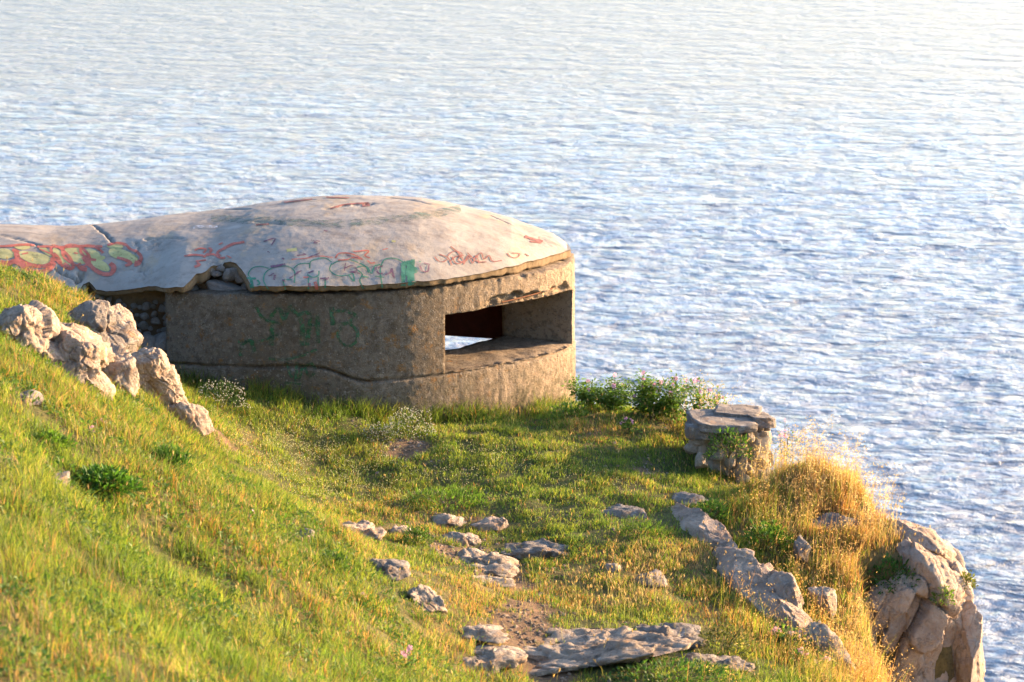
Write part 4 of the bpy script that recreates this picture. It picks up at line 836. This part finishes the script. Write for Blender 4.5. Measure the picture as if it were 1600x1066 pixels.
def hill_w(x, y):
    """1 on the left slope, 0 on the trodden terrace"""
    z = T(x, y, False); return sstep(.18, .62, z) * sstep(28.5, 26.5, y) + sstep(21.5, 20.2, y) * (x < .3) * .8
def build_grass():
    # --- main meadow in three depth bands so that near blades are not wasted
    bag = Bag()
    for (y0, y1, n, ws) in [(12.0, 18, 165000, .0042), (18, 23, 190000, .0046), (23, 31.5, 400000, .0048)]:
        x, y, z = scatter(n, -5.6, 4.4, y0, y1)
        hw = np.clip(hill_w(x, y), 0, 1); b = bare(x, y); dr = dryness(x, y); cl = 1.3 * n2(x, y, 3.4, 71, 3); cl2 = n2(x, y, .8, 72, 2)
        rightw = sstep(1.3, 2.2, x) * sstep(28.5, 27.5, y)
        keep = rng.random(len(x)) < np.clip(1 - 1.5 * sstep(.25, .6, b), .03, 1) * (.62 + 1.1 * cl + .5 * n2(x, y, 8, 79, 2))
        x, y, z, hw, dr, cl, cl2, rightw = [a[keep] for a in (x, y, z, hw, dr, cl, cl2, rightw)]
        h = (.030 + .030 * rng.random(len(x)) + .05 * np.clip(cl + .1, 0, 1)) * (1 - hw) + hw * (.045 + .06 * rng.random(len(x)) + .15 * np.clip(cl + .15, 0, 1))
        h = h * (1 + .9 * rightw); pr = np.exp(-(((x - 2.15) / .45) ** 2 + ((y - 26.4) / .6) ** 2)); h = h * (1 - .5 * pr)
        # tall fringe along the bunker foot
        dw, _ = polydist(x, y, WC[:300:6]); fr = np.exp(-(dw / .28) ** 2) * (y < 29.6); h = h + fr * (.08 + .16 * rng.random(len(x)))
        col = tex(x, y, G1, G2, 73); dk = (rng.random(len(x)) < .30)[:, None]; col = np.where(dk, G3 * rng.uniform(.8, 1.5, (len(x), 1)), col)
        st = (rng.random(len(x)) < np.clip(dr * .75 - .05, .04, .9))[:, None]; sc = tex(x, y, STRAW, ORG, 74); col = np.where(st, sc, col)
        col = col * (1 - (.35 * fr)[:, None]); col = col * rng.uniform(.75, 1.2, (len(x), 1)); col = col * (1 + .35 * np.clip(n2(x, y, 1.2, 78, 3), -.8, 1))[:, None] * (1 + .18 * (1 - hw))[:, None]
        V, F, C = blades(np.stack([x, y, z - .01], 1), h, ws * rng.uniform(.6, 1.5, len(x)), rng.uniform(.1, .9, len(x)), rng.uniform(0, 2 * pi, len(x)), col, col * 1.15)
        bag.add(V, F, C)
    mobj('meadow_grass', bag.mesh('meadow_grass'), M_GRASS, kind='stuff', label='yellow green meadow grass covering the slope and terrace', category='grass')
    # --- tall dry grass on the cliff edge
    bag = Bag()
    x, y, z = scatter(90000, 1.2, 4.3, 20.2, 29.2)
    dr = dryness(x, y); rw = sstep(1.9, 2.5, x + (26 - y) * .12) ; k = rng.random(len(x)) < rw * np.clip(dr, 0, 1) * np.clip(.35 + .5 * n2(x, y, 2.2, 81) + 1.3 * n2(x, y, 7, 85, 2), 0, 1); k &= (edge_sd(x, y) < np.where(y < 24.5, -.62, np.where(y < 25.3, -.3, .3))) & ~((x < 2.45) & (y > 26.25) & (y < 27.6))
    x, y, z = x[k], y[k], z[k]; n = len(x); h = rng.uniform(.10, .28, n) * np.where(rng.random(n) < .10, 1.7, 1) * (1 + .3 * n2(x, y, 1.5, 82)); col = tex(x, y, ORG, STRAW, 83, 2.2) * rng.uniform(.7, 1.2, (n, 1))
    gr = (rng.random(n) < .15 + .45 * sstep(3.0, 2.2, x) + .5 * np.clip(n2(x, y, 1.8, 84) , 0, 1))[:, None]; col = np.where(gr, G2 * 1.0, col)
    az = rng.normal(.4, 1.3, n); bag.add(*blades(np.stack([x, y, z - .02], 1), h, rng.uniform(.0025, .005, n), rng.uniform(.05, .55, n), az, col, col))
    # oat spikelets hanging round the stalk tops
    k = rng.random(n) < .20 + .6 * (h > .3); m = k.sum()
    for j in range(6):
        P = np.stack([x[k] + rng.normal(.02, .03, m), y[k] + rng.normal(0, .03, m), z[k] + h[k] * rng.uniform(.72, 1.15, m)], 1)
        bag.add(*diamonds(P, rng.uniform(.014, .028, m), rng.uniform(.004, .007, m), rng.uniform(0, 6.28, m), rng.uniform(1.2, 2.9, m), (PALE * rng.uniform(.75, 1.15, (m, 1)) + np.array([.04, -.02, -.04]))))
    # thin tall stalks standing against the sea
    m = 420; t = rng.random(m) * 5.0 + 4.6; k_ = np.floor(t).astype(int); P_ = EDGE[7:14]; tt = rng.random(m) * (len(P_) - 2); i_ = tt.astype(int); f_ = (tt - i_)[:, None]; Q_ = P_[i_] * (1 - f_) + P_[i_ + 1] * f_
    x = Q_[:, 0] + rng.normal(-.28, .16, m); y = Q_[:, 1] + rng.normal(-.1, .2, m); ok = ~on_rock(x, y) & (y > 24.3); x, y = x[ok], y[ok]; m = len(x); z = T(x, y); h = rng.uniform(.25, .55, m); col = tex(x, y, STRAW, PALE, 86)
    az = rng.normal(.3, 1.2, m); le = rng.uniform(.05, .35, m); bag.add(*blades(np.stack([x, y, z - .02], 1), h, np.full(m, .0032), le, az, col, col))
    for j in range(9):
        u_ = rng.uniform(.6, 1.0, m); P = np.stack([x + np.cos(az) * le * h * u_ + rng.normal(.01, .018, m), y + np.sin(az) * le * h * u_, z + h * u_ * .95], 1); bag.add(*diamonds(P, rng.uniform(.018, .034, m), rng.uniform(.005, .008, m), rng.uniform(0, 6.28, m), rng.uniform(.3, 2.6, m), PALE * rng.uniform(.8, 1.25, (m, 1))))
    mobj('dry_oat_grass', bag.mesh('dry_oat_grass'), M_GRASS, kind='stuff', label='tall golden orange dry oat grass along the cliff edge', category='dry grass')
    # --- barley heads dotted over everything
    bag = Bag()
    spots = [(940, 935, .5, 260), (1000, 925, .35, 120), (870, 960, .4, 60), (930, 665, .5, 60), (1050, 665, .4, 70), (1060, 690, .6, 60), (640, 905, .7, 60), (740, 945, .6, 90), (300, 800, 1.2, 110), (150, 700, 1.4, 90), (100, 470, 1., 70), (460, 960, 1., 90), (330, 690, .35, 16), (700, 820, 1.2, 40), (850, 660, .5, 22), (1180, 900, .7, 120), (30, 1030, .6, 40), (560, 680, .8, 14), (1040, 720, .5, 40), (880, 1010, .6, 30), (1130, 1010, .5, 60), (1320, 1010, .7, 260), (1400, 1040, .5, 200), (380, 900, .8, 60), (560, 1010, .8, 60), (1240, 700, .4, 50), (1150, 760, .8, 60)]
    for px, py, r_, n in spots:
        n = int(n * .62); p = _hc(px, py); x = p[0] + rng.normal(0, r_ * .6, n); y = p[1] + rng.normal(0, r_ * .9, n); ok = (~footprint(x, y)) & (edge_sd(x, y) < .2); x, y = x[ok], y[ok]; n = len(x)
        if not n: continue
        z = T(x, y); h = rng.uniform(.09, .22, n); col = tex(x, y, STRAW, PALE, 92) * rng.uniform(.8, 1.1, (n, 1)); az = rng.uniform(0, 6.28, n); le = rng.uniform(.1, .5, n)
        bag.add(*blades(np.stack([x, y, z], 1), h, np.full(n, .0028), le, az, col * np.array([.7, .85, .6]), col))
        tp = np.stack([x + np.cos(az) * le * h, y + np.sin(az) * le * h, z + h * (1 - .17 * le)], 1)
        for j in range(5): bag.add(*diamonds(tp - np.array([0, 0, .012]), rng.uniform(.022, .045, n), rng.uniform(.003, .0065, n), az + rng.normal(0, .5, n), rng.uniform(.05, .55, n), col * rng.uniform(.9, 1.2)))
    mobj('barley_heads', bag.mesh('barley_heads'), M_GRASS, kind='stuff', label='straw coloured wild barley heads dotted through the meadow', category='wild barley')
    # --- broad low leaves among the grass
    bag = Bag(); x, y, z = scatter(120000, -5, 3, 12.5, 29); hw = np.clip(hill_w(x, y), 0, 1); c = n2(x, y, 1.7, 95, 3); k = (c > -.06) & (bare(x, y) < .35); x, y, z, hw = x[k], y[k], z[k], hw[k]; n = len(x)
    D = rng.normal(0, 1, (n, 3)); D[:, 2] = np.abs(D[:, 2]) * .7 + .15; D /= np.linalg.norm(D, axis=1)[:, None]
    col = tex(x, y, np.array([.06, .13, .02]), np.array([.15, .20, .035]), 96); bag.add(*leaves(np.stack([x, y, z + rng.uniform(0, .05, n) * (.4 + hw)], 1), D, rng.uniform(.02, .055, n) * (.6 + .7 * hw), rng.uniform(.010, .026, n) * (.7 + .5 * hw), col))
    mobj('clover_leaves', bag.mesh('clover_leaves'), M_LEAF, kind='stuff', label='low broad leaved weeds mixed into the grass', category='ground cover')
    # --- carpet of tiny white flowers on the terrace
    bag = Bag(); pts = [(470, 745, .9, 1500), (560, 710, .9, 1400), (420, 700, .6, 800), (740, 720, .6, 500), (640, 760, 1., 900), (520, 780, .6, 500), (880, 760, .9, 500), (470, 690, .5, 500)]
    for px, py, r_, n in pts:
        p = _hc(px, py); x = p[0] + rng.normal(0, r_ * .45, n); y = p[1] + rng.normal(0, r_ * .5, n); ok = (~footprint(x, y)) & (n2(x, y, 3, 97) > -.1); x, y = x[ok], y[ok]; n = len(x); z = T(x, y) + rng.uniform(.03, .07, n)
        D = rng.normal(0, .5, (n, 3)); D[:, 2] = 1; D /= np.linalg.norm(D, axis=1)[:, None]; bag.add(*leaves(np.stack([x, y, z], 1), D, rng.uniform(.006, .013, n), rng.uniform(.006, .011, n), np.array([.42, .40, .26]) * rng.uniform(.7, 1.2, (n, 1))))
    mobj('tiny_white_flowers', bag.mesh('tiny_white_flowers'), M_LEAF, kind='stuff', label='carpet of tiny whitish flowers on the trodden terrace', category='flowers')
build_grass()
def build_gravel():
    V, F = stone_mesh(301, 1); bag = Bag(); x, y, z = scatter(26000, -1.6, 1.6, 20, 28.5); k = rng.random(len(x)) < bare(x, y) * .55; x, y, z = x[k], y[k], z[k]; n = len(x)
    s_ = rng.uniform(.006, .028, n) ** 1.0; a = rng.uniform(0, 6.28, n); c = np.array([.24, .19, .145]) * rng.uniform(.6, 1.5, (n, 1))
    W = V[None] * s_[:, None, None] * np.array([1.2, 1, .6]); W = np.stack([W[..., 0] * np.cos(a)[:, None] - W[..., 1] * np.sin(a)[:, None], W[..., 0] * np.sin(a)[:, None] + W[..., 1] * np.cos(a)[:, None], W[..., 2]], -1) + np.stack([x, y, z], 1)[:, None]
    FF = (F[None] + (np.arange(n) * len(V))[:, None, None]).reshape(-1, 3); bag.add(W.reshape(-1, 3), FF, np.repeat(c, len(V), 0))
    mobj('path_gravel', bag.mesh('path_gravel'), M_SOIL, kind='stuff', label='loose small stones on the worn path', category='gravel')
build_gravel()

def dome_pts(n, rx, ry, rz, fill=.45):
    v = rng.normal(size=(n, 3)); v /= np.linalg.norm(v, axis=1)[:, None]; v[:, 2] = np.abs(v[:, 2]); r_ = rng.uniform(fill, 1, n) ** .6; lump = 1 + .5 * fbm(v * 2.2 + rng.uniform(0, 50), 3)
    return v * (r_ * lump)[:, None] * np.array([rx, ry, rz]), v
def clump(label, px, py, wpx, hpx, n=500, col=(.06, .13, .02), leaf=.045, name='leafy_plant', cat='plant', flowers=None, group=None, Y=None, spiky=False):
    p = hit(px, py + hpx * .45) if Y is None else at_y(px, py + hpx * .45, Y); k = p[1] / FPX; rx = wpx * k / 2 * 1.1; rz = hpx * k
    root = empty(name, p, label=label, category=cat)
    if group: root['group'] = group
    P, v = dome_pts(n, rx, rx * .8, rz); D = v + rng.normal(0, .5, (n, 3)); D[:, 2] += .3 if not spiky else 1.2; D /= np.linalg.norm(D, axis=1)[:, None]
    c = np.array(col) * rng.uniform(.6, 1.5, (n, 1)); bag = Bag(); bag.add(*leaves(P, D, leaf * rng.uniform(.6, 1.3, n), leaf * rng.uniform(.3, .55, n) * (.45 if spiky else 1), c))
    mobj('foliage', bag.mesh('foliage'), M_LEAF, root, kind='stuff')
    V = []; Q = []; o = 0
    for _ in range(9):
        a = rng.uniform(0, 6.28); e = np.array([rx * .6 * cos(a), rx * .5 * sin(a), rz * .75]); v_, q = tube_geo([(0, 0, -.02), e * .5 + (0, 0, .02), e], .004, .002, 4); V.append(v_); Q.append(q + o); o += len(v_)
    mobj('stem', np_mesh('stem', np.concatenate(V), quads=np.concatenate(Q)), M_STEM, root)
    if flowers:
        nf, fm, fs = flowers; bag = Bag(); P, v = dome_pts(nf, rx, rx * .8, rz, .92); P *= 1.06; D = v + rng.normal(0, .3, (nf, 3)); D /= np.linalg.norm(D, axis=1)[:, None]
        for j in range(4):
            E_ = D + rng.normal(0, .8, (nf, 3)); E_ /= np.linalg.norm(E_, axis=1)[:, None]; bag.add(*leaves(P, E_, np.full(nf, fs), np.full(nf, fs * .8), np.tile(np.array([[.5, .5, .4]]), (nf, 1))))
        mobj('blossom', bag.mesh('blossom'), fm, root, kind='stuff')
    return root
def petals(c, r_, nrm, n=5):
    V = []; F = []; nrm = np.array(nrm, float); nrm /= np.linalg.norm(nrm); a = np.cross(nrm, (0, 0, 1.)) ; a = a / (np.linalg.norm(a) + 1e-9) if np.linalg.norm(a) > .05 else np.array([1., 0, 0]); b = np.cross(nrm, a); o = 0
    for k in range(n):
        t = 2 * pi * k / n; rows = []
        for (rr, wd, up) in ((.08, .05, 0), (.5, .30, .18), (.85, .40, .34), (1.0, .22, .38)):
            d = a * cos(t) + b * sin(t); s = -a * sin(t) + b * cos(t); rows.append(c + r_ * (d * rr + nrm * up - s * wd)); rows.append(c + r_ * (d * rr + nrm * (up - .03) + s * wd))
        V += rows; F += [(o + 2 * j, o + 2 * j + 1, o + 2 * j + 3, o + 2 * j + 2) for j in range(3)]; o += 8
    return np.array(V), np.array(F)
def mallow(label, px, py, hpx, wpx, flowers, nleaf=160, Y=None, fr=.024, mat=M_PINK, group=None, col=(.11, .19, .03), name='mallow_plant', stems=5):
    """upright flowering herb; (px, py) is its foot"""
    p = hit(px, py) if Y is None else at_y(px, py, Y); k = p[1] / FPX; H = hpx * k; W = wpx * k
    if Y is not None: g_ = float(T(p[0], p[1])[0]); H += p[2] - g_; p[2] = g_
    root = empty(name, p, label=label, category='flowering plant')
    if group: root['group'] = group
    tips = []
    bag = Bag(); VL = []; QL = []; o = 0
    for s in range(stems):
        a = rng.uniform(0, 6.28); sp = rng.uniform(.2, .75) * W if s else 0; hh = H * rng.uniform(.65, 1.0) if s else H; e = np.array([sp * cos(a), sp * sin(a) * .6, hh]); m_ = e * .5 + np.array([0, 0, hh * .08]); pts = [np.zeros(3) - (0, 0, .03), m_ * .6, m_, e * .8 + (0, 0, hh * .02), e]
        V, Q = tube_geo(pts, .0045, .0022, 5); VL.append(V); QL.append(Q + o); o += len(V); tips.append((pts, e))
        n = int(nleaf * 1.9) // stems; t = rng.uniform(.1, .97, n); seg = np.array(pts); cur = np.stack([np.interp(t, np.linspace(0, 1, 5), seg[:, j]) for j in range(3)], 1); D = rng.normal(0, 1, (n, 3)); D[:, 2] = D[:, 2] * .4 + .25; D /= np.linalg.norm(D, axis=1)[:, None]
        bag.add(*leaves(cur + D * rng.uniform(0, .09, (n, 1)), D, rng.uniform(.03, .065, n) * (1.25 - .6 * t), rng.uniform(.018, .038, n) * (1.25 - .6 * t), np.array(col) * rng.uniform(.6, 1.5, (n, 1))))
    mobj('stem', np_mesh('stem', np.concatenate(VL), quads=np.concatenate(QL)), M_STEM, root); mobj('foliage', bag.mesh('foliage'), M_LEAF, root, kind='stuff')
    for f in range(flowers):
        pts, e = tips[f % len(tips)]; t = 1 if f < len(tips) else rng.uniform(.55, .98); seg = np.array(pts); c = np.array([np.interp(t, np.linspace(0, 1, 5), seg[:, j]) for j in range(3)]) + rng.normal(0, .015, 3); nr = rng.normal(0, .8, 3) + np.array([.2, -.7, .5])
        V, F = petals(c, fr * rng.uniform(.75, 1.15), nr); mobj('flower', np_mesh('flower', V, quads=F), mat, root)
    return root

GB = 'mallows growing behind the broken pier'
mallow('bushy leafy mallow right against the bunker wall corner', 925, 655, 62, 80, 2, 600, Y=28.9, group=GB, stems=8)
mallow('leafy mallow with one tall bare top second from the bunker', 960, 660, 74, 90, 2, 640, Y=28.7, group=GB, stems=8)
mallow('tallest pink mallow with flowers up its stem', 1005, 662, 84, 80, 7, 560, Y=28.5, group=GB, stems=7)
mallow('mallow crowded with pink blooms just right of the tallest', 1030, 662, 62, 80, 9, 520, Y=28.4, group=GB, stems=7)
mallow('mallow with a lone pink bud on a thin stalk above the pier left end', 1056, 660, 74, 60, 4, 360, Y=28.3, group=GB, stems=5)
mallow('loose branching mallow leaning over the pier cap', 1092, 654, 62, 80, 7, 320, Y=28.0, group=GB, stems=6)
mallow('low mallow with pink blooms close above the pier cap', 1120, 646, 42, 40, 6, 140, Y=27.9, group=GB, stems=5)
mallow('single pink flower cluster low in the grass left of the pier', 985, 676, 20, 24, 5, 50, fr=.026)
mallow('small pink mallow at the right edge of the pier', 1226, 700, 44, 24, 5, 60, Y=26.9, stems=4)
mallow('blurred pink mallow close to the camera beside the slab', 638, 1064, 58, 34, 5, 40, fr=.022, stems=3)
mallow('tiny pink flower on the left slope below the rocky rib', 164, 668, 14, 16, 2, 14, fr=.018, stems=2)
mallow('tiny pink flower pair near the dark green clump', 140, 682, 14, 26, 3, 20, fr=.015, stems=3)
mallow('pale pink flower in the middle of the left slope', 396, 815, 14, 12, 2, 12, fr=.02, mat=M_PALEPINK, stems=2)
mallow('faint pink flower above the speckled ragged stone', 566, 945, 18, 14, 2, 12, fr=.018, mat=M_PALEPINK, stems=2)
GP = 'pale pink flowers near the foot of the coarse rib'
for lb, a, b in [('pale pink flowers highest on the foot of the coarse rib', 1236, 1012), ('pale pink flowers beside the bright bloom at the rib foot', 1262, 1022), ('brightest pale pink bloom right of the rib foot', 1300, 1020), ('pale pink flowers in the middle of the rib foot group', 1250, 1040), ('pale pink flowers lowest at the rib foot', 1290, 1052), ('pale pink flowers at the left of the rib foot group', 1216, 1008)]:
    mallow(lb, a, b, 24, 40, 6, 40, fr=.022, mat=M_PALEPINK, group=GP, stems=4, name='pink_herb')

clump('round cushion of white alyssum at the bunker foot in half sun', 640, 664, 66, 40, 700, (.06, .10, .03), .026, 'alyssum_cushion', 'flowering plant', (420, M_WHITE, .010))
clump('shaded white alyssum in the dark corner by the passage', 345, 620, 80, 42, 600, (.05, .09, .03), .026, 'alyssum_cushion', 'flowering plant', (240, M_WHITE, .010))
clump('small shaded alyssum spilling left of the sunny cushion', 592, 676, 44, 22, 300, (.06, .10, .03), .022, 'alyssum_cushion', 'flowering plant', (150, M_WHITE, .009))
clump('dark green leafy clump on the left slope', 158, 756, 120, 34, 800, (.06, .14, .018), .06)
clump('bright green tuft on the left slope above the dark clump', 75, 690, 80, 22, 400, (.09, .17, .02), .045)
clump('grassy green tuft right of the dark clump', 262, 722, 70, 34, 700, (.06, .13, .02), .06, spiky=True)
clump('small green bush beside the rock steps', 650, 838, 46, 34, 420, (.06, .12, .02), .034)
clump('low fresh green tuft in the middle of the terrace', 690, 780, 130, 26, 800, (.09, .17, .02), .05, spiky=True)
clump('ivy like green leaves hanging on the front of the pier', 1138, 694, 72, 44, 420, (.06, .13, .02), .045, Y=26.7)
clump('green weed tuft against the bunker right corner', 890, 646, 60, 36, 500, (.09, .16, .025), .045, Y=28.2)
clump('dark tuft where the coarse rib starts under its cap stone', 1112, 802, 56, 36, 400, (.05, .11, .02), .045)
clump('green leafy patch in the gully right of the coarse rib', 1200, 842, 76, 46, 600, (.08, .15, .02), .05)
clump('green bush at the root of the golden grass', 1392, 906, 84, 46, 700, (.055, .12, .02), .045)
clump('small green tuft in the crack between the cliff blocks', 1473, 930, 34, 28, 300, (.10, .17, .02), .035, Y=24.0)
clump('orange green tuft on top of the outer rock pillar', 1508, 908, 34, 24, 300, (.13, .14, .03), .035, Y=24.3)
clump('dark brownish bush at the right end of the long slab', 1130, 1000, 80, 60, 800, (.09, .10, .03), .035)
clump('bright weed patch below the long slab', 1050, 1056, 200, 18, 700, (.05, .11, .02), .045)
clump('dark leafy tuft between slope grass and the path', 520, 880, 50, 28, 350, (.06, .12, .02), .04)
clump('soft green tuft beside the low flat stone', 1000, 830, 80, 26, 500, (.08, .14, .02), .045, spiky=True)
